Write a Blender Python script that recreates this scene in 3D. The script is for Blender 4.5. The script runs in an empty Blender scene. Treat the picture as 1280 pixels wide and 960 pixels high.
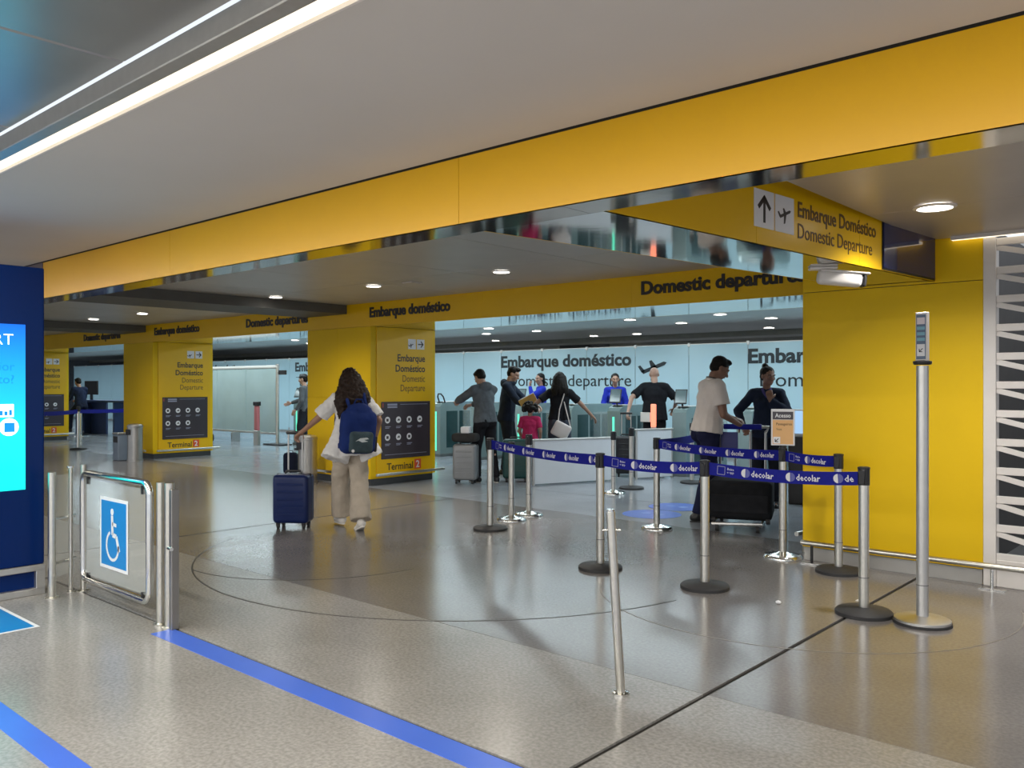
import bpy, bmesh, math, random
from mathutils import Vector as V, Matrix as M, Euler
random.seed(7)
S = bpy.context.scene
COL = S.collection
PI = math.pi

# ------------------------------------------------------------------ camera, world, light, exposure
cam = bpy.data.cameras.new('camera'); cam_o = bpy.data.objects.new('camera', cam); COL.objects.link(cam_o)
cam.sensor_width = 36; cam.lens = 36*1060/1280; cam.shift_y = 1/1280
cam_o.location = (0, 0, 1.5)
YAW = math.atan2(1190, 1060)                      # view direction is 48 degrees left of +Y
cam_o.rotation_euler = (PI/2, 0, PI/2 - YAW + 0.0)
cam_o.rotation_euler = (PI/2, 0, math.atan2(0.66514, 0.74672))
S.camera = cam_o
w = bpy.data.worlds.new('world'); S.world = w; w.use_nodes = True
w.node_tree.nodes['Background'].inputs[0].default_value = (0.80, 0.86, 0.95, 1)
w.node_tree.nodes['Background'].inputs[1].default_value = 0.8
vs = S.view_settings
vs.view_transform = 'Standard'; vs.look = 'None'; vs.gamma = 1; vs.use_curve_mapping = False; vs.exposure = 0.55

def area(name, loc, sx, sy, power, color=(1, 1, 1), rot=(0, 0, 0)):
    l = bpy.data.lights.new(name, 'AREA'); l.shape = 'RECTANGLE'; l.size = sx; l.size_y = sy
    l.energy = power; l.color = color
    o = bpy.data.objects.new(name, l); COL.objects.link(o); o.location = loc; o.rotation_euler = rot
    return o
# ceiling strip lights of the front hall (the one in view and its neighbours behind the camera)
area('strip_light_lamp', (-5, 1.515, 2.615), 14, 0.07, 105, (1, .90, .74))
area('hall_strip_lamp', (-3, -1.6, 2.60), 14, 0.25, 340, (1, .965, .91))
area('hall_strip_lamp', (-3, -4.6, 2.60), 14, 0.25, 340, (1, .965, .91))
# unseen fill lights added over the inner hall beyond the portal, without fittings
area('inner_hall_fill', (-14, 11.0, 2.70), 26, 0.25, 235, (.80, .95, 1))
area('inner_hall_fill', (-14, 13.6, 2.70), 26, 0.25, 235, (.78, .93, 1))
area('inner_hall_fill', (-35, 12.0, 2.70), 14, 0.3, 150, (.75, .92, 1))
area('inner_hall_fill', (-14, 18.6, 2.70), 26, 0.3, 420, (.9, .97, 1))
area('inner_hall_fill', (-14, 22.6, 2.70), 26, 0.3, 300, (.95, .97, 1))

# ------------------------------------------------------------------ materials
MATS = {}
def mat(name, c, rough=.5, metal=0, var=.06, scale=6, bump=0, emit=None, estr=0, alpha=1, trans=0, coat=0, spec=.5):
    if name in MATS: return MATS[name]
    m = bpy.data.materials.new(name); m.use_nodes = True; MATS[name] = m
    nt = m.node_tree; b = nt.nodes['Principled BSDF']
    b.inputs['Roughness'].default_value = rough; b.inputs['Metallic'].default_value = metal
    b.inputs['Coat Weight'].default_value = coat; b.inputs['Specular IOR Level'].default_value = spec
    b.inputs['Transmission Weight'].default_value = trans; b.inputs['Alpha'].default_value = alpha
    tc = nt.nodes.new('ShaderNodeTexCoord'); no = nt.nodes.new('ShaderNodeTexNoise')
    no.inputs['Scale'].default_value = scale; no.inputs['Detail'].default_value = 4
    nt.links.new(tc.outputs['Object'], no.inputs['Vector'])
    cr = nt.nodes.new('ShaderNodeValToRGB')
    cr.color_ramp.elements[0].position = .3; cr.color_ramp.elements[1].position = .7
    cr.color_ramp.elements[0].color = tuple(max(0, x*(1-var)) for x in c) + (1,)
    cr.color_ramp.elements[1].color = tuple(min(1, x*(1+var)) for x in c) + (1,)
    nt.links.new(no.outputs['Fac'], cr.inputs[0]); nt.links.new(cr.outputs[0], b.inputs['Base Color'])
    if bump:
        bp = nt.nodes.new('ShaderNodeBump'); bp.inputs['Strength'].default_value = bump; bp.inputs['Distance'].default_value = .01
        nt.links.new(no.outputs['Fac'], bp.inputs['Height']); nt.links.new(bp.outputs[0], b.inputs['Normal'])
    if emit:
        b.inputs['Emission Color'].default_value = (*emit, 1); b.inputs['Emission Strength'].default_value = estr
    return m

def granite(name, c1, c2, rough, fleck):
    m = bpy.data.materials.new(name); m.use_nodes = True
    nt = m.node_tree; b = nt.nodes['Principled BSDF']; N = nt.nodes.new; L = nt.links.new
    tc = N('ShaderNodeTexCoord')
    big = N('ShaderNodeTexNoise'); big.inputs['Scale'].default_value = .9; big.inputs['Detail'].default_value = 5
    sm = N('ShaderNodeTexNoise'); sm.inputs['Scale'].default_value = 55; sm.inputs['Detail'].default_value = 3
    L(tc.outputs['Object'], big.inputs['Vector']); L(tc.outputs['Object'], sm.inputs['Vector'])
    r1 = N('ShaderNodeValToRGB'); r1.color_ramp.elements[0].color = (*c1, 1); r1.color_ramp.elements[1].color = (*c2, 1)
    r1.color_ramp.elements[0].position = .3; r1.color_ramp.elements[1].position = .7
    L(big.outputs['Fac'], r1.inputs[0])
    r2 = N('ShaderNodeValToRGB'); r2.color_ramp.elements[0].position = .35; r2.color_ramp.elements[1].position = .65
    r2.color_ramp.elements[0].color = (1-fleck, 1-fleck, 1-fleck, 1); r2.color_ramp.elements[1].color = (1+fleck*.6,)*3 + (1,)
    L(sm.outputs['Fac'], r2.inputs[0])
    mx = N('ShaderNodeMix'); mx.data_type = 'RGBA'; mx.blend_type = 'MULTIPLY'; mx.inputs[0].default_value = 1
    L(r1.outputs[0], mx.inputs[6]); L(r2.outputs[0], mx.inputs[7]); L(mx.outputs[2], b.inputs['Base Color'])
    rr = N('ShaderNodeMapRange'); rr.inputs[3].default_value = rough*.9; rr.inputs[4].default_value = rough*1.12
    L(big.outputs['Fac'], rr.inputs[0]); L(rr.outputs[0], b.inputs['Roughness'])
    bp = N('ShaderNodeBump'); bp.inputs['Strength'].default_value = .02; bp.inputs['Distance'].default_value = .02
    L(big.outputs['Fac'], bp.inputs['Height']); L(bp.outputs[0], b.inputs['Normal'])
    b.inputs['Specular IOR Level'].default_value = .6
    return m

YEL = mat('yellow_panel', (.84, .50, .003), .32, 0, .03, 1.5, spec=.35)
YELW = mat('yellow_wall_panel', (.82, .53, .004), .45, 0, .04, 1.2, spec=.25)
YELF = mat('yellow_beam_panel', (.82, .445, .003), .32, 0, .03, 1.5)
DKGAP = mat('shadow_gap', (.02, .018, .016), .8)
MIRR = mat('mirror_soffit', (.62, .60, .55), .06, 1, .05, 2.5, .05)
MIRRF = mat('brown_reflection_soffit', (.40, .35, .27), .09, 1, .05, 2.5, .06)  # brown tint paints a dark floor reflection into this mirror
GYP = mat('gypsum_ceiling', (.60, .57, .54), .65, 0, .03, 1)
DCEIL = mat('metal_ceiling', (.42, .42, .41), .30, .75, .06, 1.6)
PCEIL = mat('passage_ceiling', (.52, .50, .47), .40, .25, .05, 2)
RCEIL = mat('bay_ceiling', (.46, .42, .39), .35, .3, .05, 2)
DARKB = mat('dark_bulkhead', (.10, .098, .09), .6)
CHROME = mat('polished_steel', (.72, .72, .70), .16, 1, .04, 20)
BRUSH = mat('brushed_steel', (.66, .64, .58), .28, 1, .05, 30)
ALU = mat('satin_aluminium', (.60, .59, .57), .38, .9, .04, 20)
BLACKR = mat('black_rubber', (.03, .03, .032), .6, 0, .1, 20)
BLACKP = mat('black_plastic', (.015, .015, .017), .4, 0, .1, 20)
BELT = mat('blue_belt', (.008, .012, .27), .6, 0, .08, 40, spec=.2)
WHITE = mat('white_print', (.82, .82, .84), .5, 0, .02)
GREYP = mat('grey_print', (.33, .34, .45), .5, 0, .02)
TXT = mat('dark_lettering', (.022, .014, .012), .35, 0, .02)
TXTB = mat('brown_lettering', (.12, .055, .015), .45, 0, .02)
GTXT = mat('glass_lettering', (.012, .022, .03), .4, 0, .02)
FROST = mat('frosted_glass', (.50, .70, .78), .14, 0, .05, .5)
FROST2 = mat('frosted_screen', (.42, .54, .55), .22, 0, .08, 1.2)
LED = mat('downlight_lens', (1, 1, 1), .4, 0, 0, 5, 0, (1, .97, .92), 7)
STRIP = mat('strip_diffuser', (1, .95, .85), .4, 0, 0, 5, 0, (1, .87, .66), .92)
WHITEM = mat('white_metal', (.74, .70, .66), .45, 0, .03)
WPART = mat('white_partition', (.70, .73, .78), .3, 0, .02)
NAVY = mat('totem_navy', (.002, .018, .11), .22, 0, .1, 1, spec=.15)
BLUEF = mat('blue_floor_tape', (.06, .16, .72), .3, 0, .05, 3)
SIGNB = mat('access_sign_blue', (.01, .24, .62), .4, 0, .02)
BOARD = mat('charcoal_board', (.055, .045, .055), .22, 0, .05, 3)
RED2 = mat('orange_tile', (.75, .10, .03), .4, 0, .03)
GLASSY = mat('clear_glass', (.86, .92, .90), .02, 0, .0, 1, 0, None, 0, .16)
SCREEN = mat('beam_screen', (.012, .018, .09), .06, 0, .2, 2)
GATEB = mat('gate_cabinet', (.27, .36, .36), .22, .35, .06, 3)
GATED = mat('gate_dark_glass', (.03, .07, .075), .08, 0, .1, 3)
GREENL = mat('green_gate_light', (.1, .8, .5), .4, 0, 0, 5, 0, (.14, .80, .55), .6)
PINKL = mat('orange_gate_light', (.9, .3, .2), .4, 0, 0, 5, 0, (1, .22, .12), .9)
def skin(name, c): return mat('skin_'+name, c, .5, 0, .06, 25)
SK_L = skin('light', (.52, .32, .24)); SK_M = skin('medium', (.36, .20, .135)); SK_D = skin('tan', (.28, .15, .10))
HAIRB = mat('black_hair', (.010, .008, .007), .6, 0, .4, 40, .3, spec=.2)
HAIRBR = mat('dark_brown_hair', (.024, .013, .009), .55, 0, .5, 45, .4, spec=.25)
EYE = mat('eye_white', (.30, .27, .25), .4); IRIS = mat('eye_dark', (.02, .012, .01), .2); LIP = mat('lips', (.30, .11, .09), .5)
def cloth(name, c, var=.12, sc=14): return mat('cloth_'+name, c, .85, 0, var, sc, .25, spec=.2)

# ------------------------------------------------------------------ mesh helpers
class B:
    """collects shapes, builds ONE mesh object"""
    def __init__(s): s.bm = bmesh.new()
    def box(s, a, b, bev=0, seg=1, mtx=None):
        a, b = V(a), V(b); c = (a+b)/2; d = b-a
        r = bmesh.ops.create_cube(s.bm, size=1, matrix=M.Translation(c) @ M.Diagonal((abs(d.x), abs(d.y), abs(d.z), 1)))
        vs_ = r['verts']
        if bev:
            es = list({e for v in vs_ for e in v.link_edges})
            q = bmesh.ops.bevel(s.bm, geom=es, offset=bev, segments=seg, affect='EDGES', profile=.5)
            vs_ = list({v for f in q['faces'] for v in f.verts} | {v for v in vs_ if v.is_valid})
        if mtx: bmesh.ops.transform(s.bm, matrix=mtx, verts=vs_)
        return s
    def cyl(s, p0, p1, r0, r1=None, n=16, caps=True):
        p0, p1 = V(p0), V(p1); r1 = r0 if r1 is None else r1; d = p1-p0
        q = d.to_track_quat('Z', 'Y').to_matrix().to_4x4()
        bmesh.ops.create_cone(s.bm, cap_ends=caps, segments=n, radius1=r0, radius2=r1, depth=d.length,
                              matrix=M.Translation((p0+p1)/2) @ q)
        return s
    def ball(s, c, r, rot=None, sub=2):
        if not hasattr(r, '__len__'): r = (r, r, r)
        m = M.Translation(V(c)) @ (rot.to_4x4() if rot else M.Identity(4)) @ M.Diagonal((r[0], r[1], r[2], 1))
        bmesh.ops.create_icosphere(s.bm, subdivisions=sub, radius=1, matrix=m); return s
    def rod(s, p0, p1, r0, r1=None, c0=True, c1=True):
        r1 = r0 if r1 is None else r1
        s.cyl(p0, p1, r0, r1, 12)
        if c0: s.ball(p0, r0)
        if c1: s.ball(p1, r1)
        return s
    def tube(s, pts, r, n=10, closed=False):
        pts = [V(p) for p in pts]; rings = []; N = len(pts); up = None
        for i, p in enumerate(pts):
            if closed: t = pts[(i+1) % N]-pts[i-1]
            else: t = pts[min(i+1, N-1)]-pts[max(i-1, 0)]
            t.normalize()
            if up is None:
                up = t.orthogonal().normalized()
            up = (up - t*up.dot(t)).normalized(); sd = t.cross(up)
            rings.append([s.bm.verts.new(p + (up*math.cos(a)+sd*math.sin(a))*r) for a in [2*PI*k/n for k in range(n)]])
        for i in range(N if closed else N-1):
            A, Bq = rings[i], rings[(i+1) % N]
            for k in range(n): s.bm.faces.new((A[k], A[(k+1) % n], Bq[(k+1) % n], Bq[k]))
        if not closed: s.bm.faces.new(rings[0][::-1]); s.bm.faces.new(rings[-1])
        return s
    def lathe(s, prof, n=28, c=(0, 0, 0)):
        c = V(c); rings = []
        for r, z in prof: rings.append([s.bm.verts.new(c+V((r*math.cos(2*PI*k/n), r*math.sin(2*PI*k/n), z))) for k in range(n)])
        for i in range(len(rings)-1):
            for k in range(n): s.bm.faces.new((rings[i][k], rings[i][(k+1) % n], rings[i+1][(k+1) % n], rings[i+1][k]))
        s.bm.faces.new(rings[0][::-1]); s.bm.faces.new(rings[-1]); return s
    def poly(s, pts, ext):
        """pts: 3-D polygon, extruded by vector ext"""
        ext = V(ext); a = [s.bm.verts.new(V(p)) for p in pts]; b = [s.bm.verts.new(V(p)+ext) for p in pts]; n = len(a)
        s.bm.faces.new(a[::-1]); s.bm.faces.new(b)
        for k in range(n): s.bm.faces.new((a[k], a[(k+1) % n], b[(k+1) % n], b[k]))
        return s
    def mesh(s, name, m, smooth=False):
        bmesh.ops.recalc_face_normals(s.bm, faces=s.bm.faces)
        me = bpy.data.meshes.new(name); s.bm.to_mesh(me); s.bm.free(); me.materials.append(m)
        if smooth:
            for p in me.polygons: p.use_smooth = True
            try: me.set_sharp_from_angle(angle=math.radians(40))
            except Exception: pass
        return me
    def build(s, name, m, parent=None, smooth=False, loc=None):
        return link(name, s.mesh(name, m, smooth), parent, loc)

def link(name, me, parent=None, loc=None):
    o = bpy.data.objects.new(name, me); COL.objects.link(o)
    if parent: o.parent = parent
    if loc is not None: o.location = loc
    return o
def tag(o, label=None, cat=None, group=None, kind=None):
    if label: o['label'] = label
    if cat: o['category'] = cat
    if group: o['group'] = group
    if kind: o['kind'] = kind
    return o
def thing(name, label, cat, loc=(0, 0, 0), rz=0, group=None, kind=None):
    o = link(name, None); o.location = loc; o.rotation_euler = (0, 0, rz)
    return tag(o, label, cat, group, kind)
def copy_tree(o, parent=None):
    c = o.copy(); COL.objects.link(c)
    if parent: c.parent = parent
    for ch in list(o.children): copy_tree(ch, c)
    return c
def frame(o, u, v):
    u = V(u).normalized(); n = u.cross(V(v)).normalized(); v = n.cross(u)
    return M(((u.x, v.x, n.x, o[0]), (u.y, v.y, n.y, o[1]), (u.z, v.z, n.z, o[2]), (0, 0, 0, 1)))
TCACHE = {}
def text_mesh(body, m, size, width=None, bold=0, ext=.002, align='LEFT', res=3):
    key = (body, m.name, size, width, bold, ext, align)
    if key in TCACHE: return TCACHE[key]
    c = bpy.data.curves.new('t', 'FONT'); c.body = body; c.size = size; c.extrude = ext; c.offset = bold; c.align_x = align; c.resolution_u = res
    c.space_line = .95
    o = bpy.data.objects.new('t', c); COL.objects.link(o)
    dg = bpy.context.evaluated_depsgraph_get()
    me = bpy.data.meshes.new_from_object(o.evaluated_get(dg)); bpy.data.objects.remove(o); bpy.data.curves.remove(c)
    if width:
        xs = [v.co.x for v in me.vertices]; x0, x1 = min(xs), max(xs); k = width/(x1-x0); base = x0 if align == 'LEFT' else x1
        for v in me.vertices: v.co.x = (v.co.x-base)*k
    me.materials.clear(); me.materials.append(m); me.name = 'lettering'; TCACHE[key] = me; return me
def text(body, o, u, v, m, parent, size, width=None, bold=0, ext=.002, align='LEFT', name='lettering', res=3):
    ob = link(name, text_mesh(body, m, size, width, bold, ext, align, res), parent)
    ob.matrix_local = frame(o, u, v); return ob
def flat(polys, o, u, v, m, parent, name, th=.003):
    """flat print of one or more (x, y) polygons on the plane (o, u, v)"""
    b = B()
    for p in polys: b.poly([(x, y, 0) for x, y in p], (0, 0, th))
    ob = b.build(name, m, parent); ob.matrix_local = frame(o, u, v); return ob
def rect(x0, y0, x1, y1): return [(x0, y0), (x1, y0), (x1, y1), (x0, y1)]
def circ(cx, cy, r, n=20, a0=0, a1=2*PI): return [(cx+r*math.cos(a0+(a1-a0)*k/n), cy+r*math.sin(a0+(a1-a0)*k/n)) for k in range(n+(0 if a1-a0 > 6.2 else 1))]
def stroke(pts, wd):
    out = []
    for (x0, y0), (x1, y1) in zip(pts, pts[1:]):
        l = math.hypot(x1-x0, y1-y0); nx, ny = -(y1-y0)/l*wd/2, (x1-x0)/l*wd/2
        out.append([(x0+nx, y0+ny), (x1+nx, y1+ny), (x1-nx, y1-ny), (x0-nx, y0-ny)])
    return out
def arrow(s, ang):
    """bold arrow in a unit tile of size s"""
    ca, sa = math.cos(ang), math.sin(ang); rot = lambda p: (s/2+s*(p[0]*ca-p[1]*sa), s/2+s*(p[0]*sa+p[1]*ca))
    polys = stroke([(-.36, 0), (.30, 0)], .11) + stroke([(.02, .30), (.33, -.03)], .12) + stroke([(.02, -.30), (.33, .03)], .12)
    return [[rot(p) for p in q] for q in polys]
def plane(s, ang=.5, cx=None, cy=None):
    cx = s/2 if cx is None else cx; cy = s/2 if cy is None else cy
    ca, sa = math.cos(ang), math.sin(ang); rot = lambda p: (cx+s*(p[0]*ca-p[1]*sa), cy+s*(p[0]*sa+p[1]*ca))
    polys = [[(-.40, .05), (-.36, -.05), (.34, -.04), (.42, .01), (.34, .06)],
             [(-.08, .0), (.10, .0), (-.10, -.30), (-.20, -.30)], [(-.08, .0), (.10, .0), (.0, .22), (-.08, .22)],
             [(-.40, .0), (-.28, .0), (-.38, .20), (-.46, .20)]]
    return [[rot(p) for p in q] for q in polys]
def wheelchair(s):
    """access symbol in a tile s wide and 1.3 s high"""
    P = [circ(.45*s, 1.12*s, .075*s)]
    P += stroke([(.45*s, 1.04*s), (.47*s, .62*s), (.66*s, .60*s), (.80*s, .28*s)], .10*s)
    P += stroke([(.46*s, .86*s), (.66*s, .84*s)], .075*s)
    pts = [(.47*s+.30*s*math.cos(a), .38*s+.31*s*math.sin(a)) for a in [math.radians(115+k*(250/16)) for k in range(17)]]
    return P + stroke(pts, .065*s)

# ------------------------------------------------------------------ large structure
ZB = 2.30        # underside of the yellow beams
ZC = 2.637       # gypsum ceiling of the front hall
# floor
fl = B().box((-46, -9, -.2), (9, 27, -.012)).build('floor', DKGAP)
tag(fl, 'polished granite floor of the terminal hall', 'floor', kind='structure')
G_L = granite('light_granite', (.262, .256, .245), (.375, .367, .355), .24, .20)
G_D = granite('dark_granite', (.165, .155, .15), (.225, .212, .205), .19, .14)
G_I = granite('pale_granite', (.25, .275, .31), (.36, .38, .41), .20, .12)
def slab(x0, y0, x1, y1, m):
    B().box((x0, y0, -.012), (x1, y1, 0), .001).build('floor_slab', m, fl)
JX = [-46, -38, -32, -26, -20.2, -14.1, -8.03, -2.03, 9]      # expansion joints across the hall
for a, b_ in zip(JX, JX[1:]):
    g = .014
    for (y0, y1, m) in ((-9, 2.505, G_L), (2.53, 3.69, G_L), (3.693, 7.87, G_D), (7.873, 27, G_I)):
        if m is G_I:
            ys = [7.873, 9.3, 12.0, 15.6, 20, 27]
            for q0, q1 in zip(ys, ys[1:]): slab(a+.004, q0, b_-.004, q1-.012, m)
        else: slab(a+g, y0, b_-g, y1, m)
def floor_strip(pts, wd, m, name, z=.0015):
    b = B(); pts = [V((x, y, 0)) for x, y in pts]
    for p, q in zip(pts, pts[1:]):
        n = V((-(q-p).y, (q-p).x, 0)).normalized()*wd/2
        b.poly([p+n, q+n, q-n, p-n], (0, 0, z))
    return b.build(name, m, fl)
ARC = mat('arc_inlay', (.22, .20, .18), .3); ARCD = mat('arc_groove', (.045, .042, .04), .4)
def arc(cx, cy, r, a0, a1): return [(cx+r*math.cos(math.radians(a0+(a1-a0)*k/30)), cy+r*math.sin(math.radians(a0+(a1-a0)*k/30))) for k in range(31)]
floor_strip(arc(-2.55, 5.96, 1.416, -150, 20), .011, ARC, 'arc_inlay')
floor_strip(arc(-5.457, 5.584, 2.417, -150, -10), .012, ARCD, 'arc_inlay')
floor_strip(arc(-6.43, 4.63, 1.22, -95, 0), .012, ARCD, 'arc_inlay')
tag(floor_strip([(-5.02, 2.435), (9, 2.435)], .14, BLUEF, 'tape_line', .002), 'blue floor tape from the gate')
tag(floor_strip([(-14, 1.33), (9, 1.33)], .11, BLUEF, 'tape_line', .002), 'blue floor tape near the totem')

# ceilings
c1 = tag(B().box((-46, 1.567, ZC), (9, 2.96, ZC+.1)).build('ceiling', GYP), 'plain pale grey plaster ceiling beside the yellow beam', 'ceiling', kind='structure')
st = thing('strip_light', 'long warm strip light recessed in the front ceiling', 'light', (0, 0, 0))
B().box((-40, 1.472, ZC+.004), (8, 1.555, ZC+.06)).build('diffuser', STRIP, st)
B().box((-40, 1.555, ZC-.012), (8, 1.565, ZC+.06)).build('trim_profile', WHITEM, st)
B().box((-40, 1.405, ZC-.018), (8, 1.470, ZC+.06), .004).build('trim_profile', ALU, st)
c2 = tag(B().box((-46, -9, ZC+.09), (9, 1.403, ZC+.2)).build('ceiling', DKGAP), 'grey metal panel ceiling above the strip light', 'ceiling', kind='structure')
pm = B().box((0, 0, 0), (1.19, 1.19, .03), .006).mesh('ceiling_panel', DCEIL)
for i in range(12):
    for j in range(3):
        link('ceiling_panel', pm, c2, (-10.35+i*1.2, 1.395-1.2*(j+1)+.005, ZC+.055))
B().box((-46, -9, ZC+.055), (-10.4, 1.39, ZC+.085)).build('ceiling_panel', DCEIL, c2)
B().box((4.1, -9, ZC+.055), (9, 1.39, ZC+.085)).build('ceiling_panel', DCEIL, c2)
B().box((-10.4, -9, ZC+.055), (4.1, -2.21, ZC+.085)).build('ceiling_panel', DCEIL, c2)
# passage ceiling: rows of metal panels
c3 = tag(B().box((-46, 3.19, 2.745), (-2.0, 8.0, 2.85)).build('ceiling', DKGAP), 'grey metal panel ceiling of the passage with round downlights', 'ceiling', kind='structure')
pm = B().box((0, 0, 0), (1.492, 1.592, .03), .005).mesh('ceiling_panel', PCEIL)
for i in range(18):
    for j in range(3): link('ceiling_panel', pm, c3, (-29+i*1.5, 3.2+j*1.6, 2.712))
c4 = tag(B().box((-1.99, 3.19, 2.66), (9, 7.1, 2.75)).build('ceiling', DKGAP), 'beige grey ceiling of the right hand bay', 'ceiling', kind='structure')
pm = B().box((0, 0, 0), (1.295, 1.30, .03), .003).mesh('ceiling_panel', RCEIL)
for i in range(8):
    for j in range(3): link('ceiling_panel', pm, c4, (-2.0+.01+i*1.3, 3.2+j*1.302, 2.628))
c5 = tag(B().box((-46, 9.3, 2.75), (9, 27, 2.85)).build('ceiling', mat('inner_ceiling', (.60, .60, .57), .5, .1, .05, 1)), 'grey ceiling of the inner hall beyond the portal', 'ceiling', kind='structure')
for k, (y, h) in enumerate(((18.3, .12), (20.6, .22), (23.4, .3))):
    B().box((-46, y, 2.75-h), (9, y+.9, 2.75)).build('ceiling_beam', mat('inner_band', (.34, .33, .29), .6), c5)
# front beam
def beam_panels(p, x0, x1, step, y0, y1, z0, z1, m):
    x = x1
    while x > x0:
        xa = max(x0, x-step); B().box((xa+.0015, y0, z0), (x-.0015, y1, z1)).build('face_panel', m, p); x = xa
bm_ = thing('ceiling_beam', 'long yellow beam across the front ceiling with mirrored underside', 'beam', (0, 0, 0), kind='structure')
B().box((-9.2, 2.99, ZB+.012), (9, 3.18, 2.70)).build('core', DKGAP, bm_)
beam_panels(bm_, -8.45, 9, 3.0, 2.97, 2.99, ZB, ZC-.009, YELF)
B().box((-9.2, 2.965, ZB), (-8.452, 2.99, ZC-.009)).build('reflection_end', mat('reflection_end', (.12, .09, .10), .4), bm_)  # dark tint paints the totem's reflection onto the beam end
for k in range(8): B().box((-9.2+k*2.28, 2.972, ZB), (-9.2+k*2.28+2.277, 3.20, ZB+.012)).build('mirror_panel', MIRRF, bm_)
B().box((-9.2, 3.18, ZB+.012), (9, 3.20, 2.70)).build('back_panel', YEL, bm_)
# cross beam
XN, XF = -2.27, -1.925          # right hand face at the near and far end
cb = thing('ceiling_beam', 'yellow cross beam with mirrored underside carrying departure sign and screen', 'beam', (0, 0, 0), kind='structure')
fu = V((XF-XN, 7.1-3.2, 0)).normalized(); fn = V((fu.y, -fu.x, 0))
B().poly([(-3.03, 3.2, ZB+.012), (XN-.02, 3.2, ZB+.012), (XF-.02, 7.1, ZB+.012), (-2.49, 7.1, ZB+.012)], (0, 0, 2.71-ZB-.012)).build('core', DKGAP, cb)
B().poly([(-3.04, 3.202, ZB), (XN-.002, 3.202, ZB), (XF-.002, 7.098, ZB), (-2.50, 7.098, ZB)], (0, 0, .012)).build('mirror_panel', MIRR, cb)
B().poly([(-3.052, 3.2, ZB), (-3.04, 3.2, ZB), (-2.50, 7.098, ZB), (-2.512, 7.098, ZB)], (0, 0, 2.71-ZB)).build('face_panel', YEL, cb)
for s0, s1 in ((0, 1.3), (1.303, 2.6), (2.603, 3.915)):
    a = V((XN, 3.2, ZB))+fu*s0; b_ = V((XN, 3.2, ZB))+fu*s1
    B().poly([a, b_, b_-fn*.02, a-fn*.02], (0, 0, 2.712-ZB)).build('face_panel', YEL, cb)
def on_face(s, z, off=.001): p = V((XN, 3.2, z))+fu*s+fn*off; return p
UZ = (0, 0, 1)
def tile(s, z, w_, h, polys, m=WHITE):
    t = flat([rect(0, 0, w_, h)], on_face(s, z), fu, UZ, m, cb, 'icon_tile', .004)
    flat(polys, (0, 0, .0042), (1, 0, 0), (0, 1, 0), TXT, t, 'icon', .001); return t
tile(1.27, 2.395, .215, .215, arrow(.215, PI/2)); tile(1.50, 2.395, .215, .215, plane(.17, .35, .11, .11))
text('Embarque Doméstico', on_face(1.77, 2.515), fu, UZ, TXTB, cb, .13, 1.08, .002)
text('Domestic Departure', on_face(1.77, 2.385), fu, UZ, TXTB, cb, .13, 1.02, 0)
sc = flat([rect(0, 0, .92, .33)], on_face(2.96, ZB+.018), fu, UZ, SCREEN, cb, 'screen', .012); tag(sc, 'dark blue glossy screen')
flat([rect(-.012, -.012, .932, .342)], on_face(2.96, ZB+.018), fu, UZ, BLACKP, sc.parent, 'screen_frame', .006)
# right hand yellow wall block
YW = 7.10
wr = tag(B().box((-2.97, YW+.02, .113), (-1.6, 9.2, 2.72)).build('wall_right', mat('block_side', (.10, .095, .09), .7)), 'broad yellow wall block on the right of the portal', 'wall', kind='structure')
B().box((-2.98, YW, .115), (-1.592, YW+.02, 2.285), .002).build('panel', YELW, wr)
B().box((-2.98, YW, 2.29), (-1.592, YW+.02, 2.66), .002).build('panel', YELW, wr)
tag(B().box((-2.97, YW+.012, 0), (-1.6, 9.2, .112), .002).build('baseboard_right', mat('steel_skirting', (.36, .35, .33), .35, .3)), 'grey skirting under the yellow wall block', 'skirting', kind='structure')
cove = thing('cove_light', 'thin warm cove light where the bay ceiling meets the right wall', 'light')
B().box((-1.80, YW-.055, 2.602), (6, YW-.002, 2.622)).build('diffuser', STRIP, cove)
B().box((-1.80, YW-.065, 2.600), (6, YW-.056, 2.628)).build('profile', WHITEM, cove)

# white lattice wall
lw = thing('lattice_wall', 'white slatted lattice screen on the far right with triangular openings', 'screen', (0, 0, 0))
LX0, LX1 = -1.59, 3.6
B().box((LX0, YW-.01, 0), (LX0+.085, YW+.09, 2.60), .004).build('post', WHITEM, lw)
B().box((LX0+.085, YW, 0), (LX1, YW+.08, .20), .004).build('base_panel', WHITEM, lw)
pitch = .213; z0 = .20
slat = B().box((0, 0, -.027), (LX1-LX0-.085, .035, .027), .003).mesh('slat', WHITEM)
L1 = math.hypot(.62, pitch-.05)
dg_ = B().box((0, .004, -.020), (L1, .030, .020), .002).mesh('diagonal_slat', WHITEM)
for k in range(12):
    z = z0+.02+k*pitch
    if z < 2.6: link('slat', slat, lw, (LX0+.085, YW+.004, z))
    if z+pitch < 2.64:
        for q in range(4):
            o = link('diagonal_slat', dg_, lw, (LX0+.085+q*1.24, YW+.006, z+pitch-.04)); o.rotation_euler = (0, math.atan2(pitch-.05, .62), 0)
            if q < 4:
                o = link('diagonal_slat', dg_, lw, (LX0+.085+q*1.24+.62, YW+.006, z+.04)); o.rotation_euler = (0, -math.atan2(pitch-.05, .62), 0)
for q in range(1, 5): B().box((LX0+.085+q*1.24-.03, YW+.01, .2), (LX0+.085+q*1.24+.03, YW+.06, 2.6)).build('post', WHITEM, lw)
wb = tag(B().box((-1.5, 9.0, 0), (9, 9.2, 2.75)).build('wall_back', mat('room_wall', (.20, .19, .18), .7)), 'dim grey wall behind the lattice screen', 'wall', kind='structure')

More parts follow.
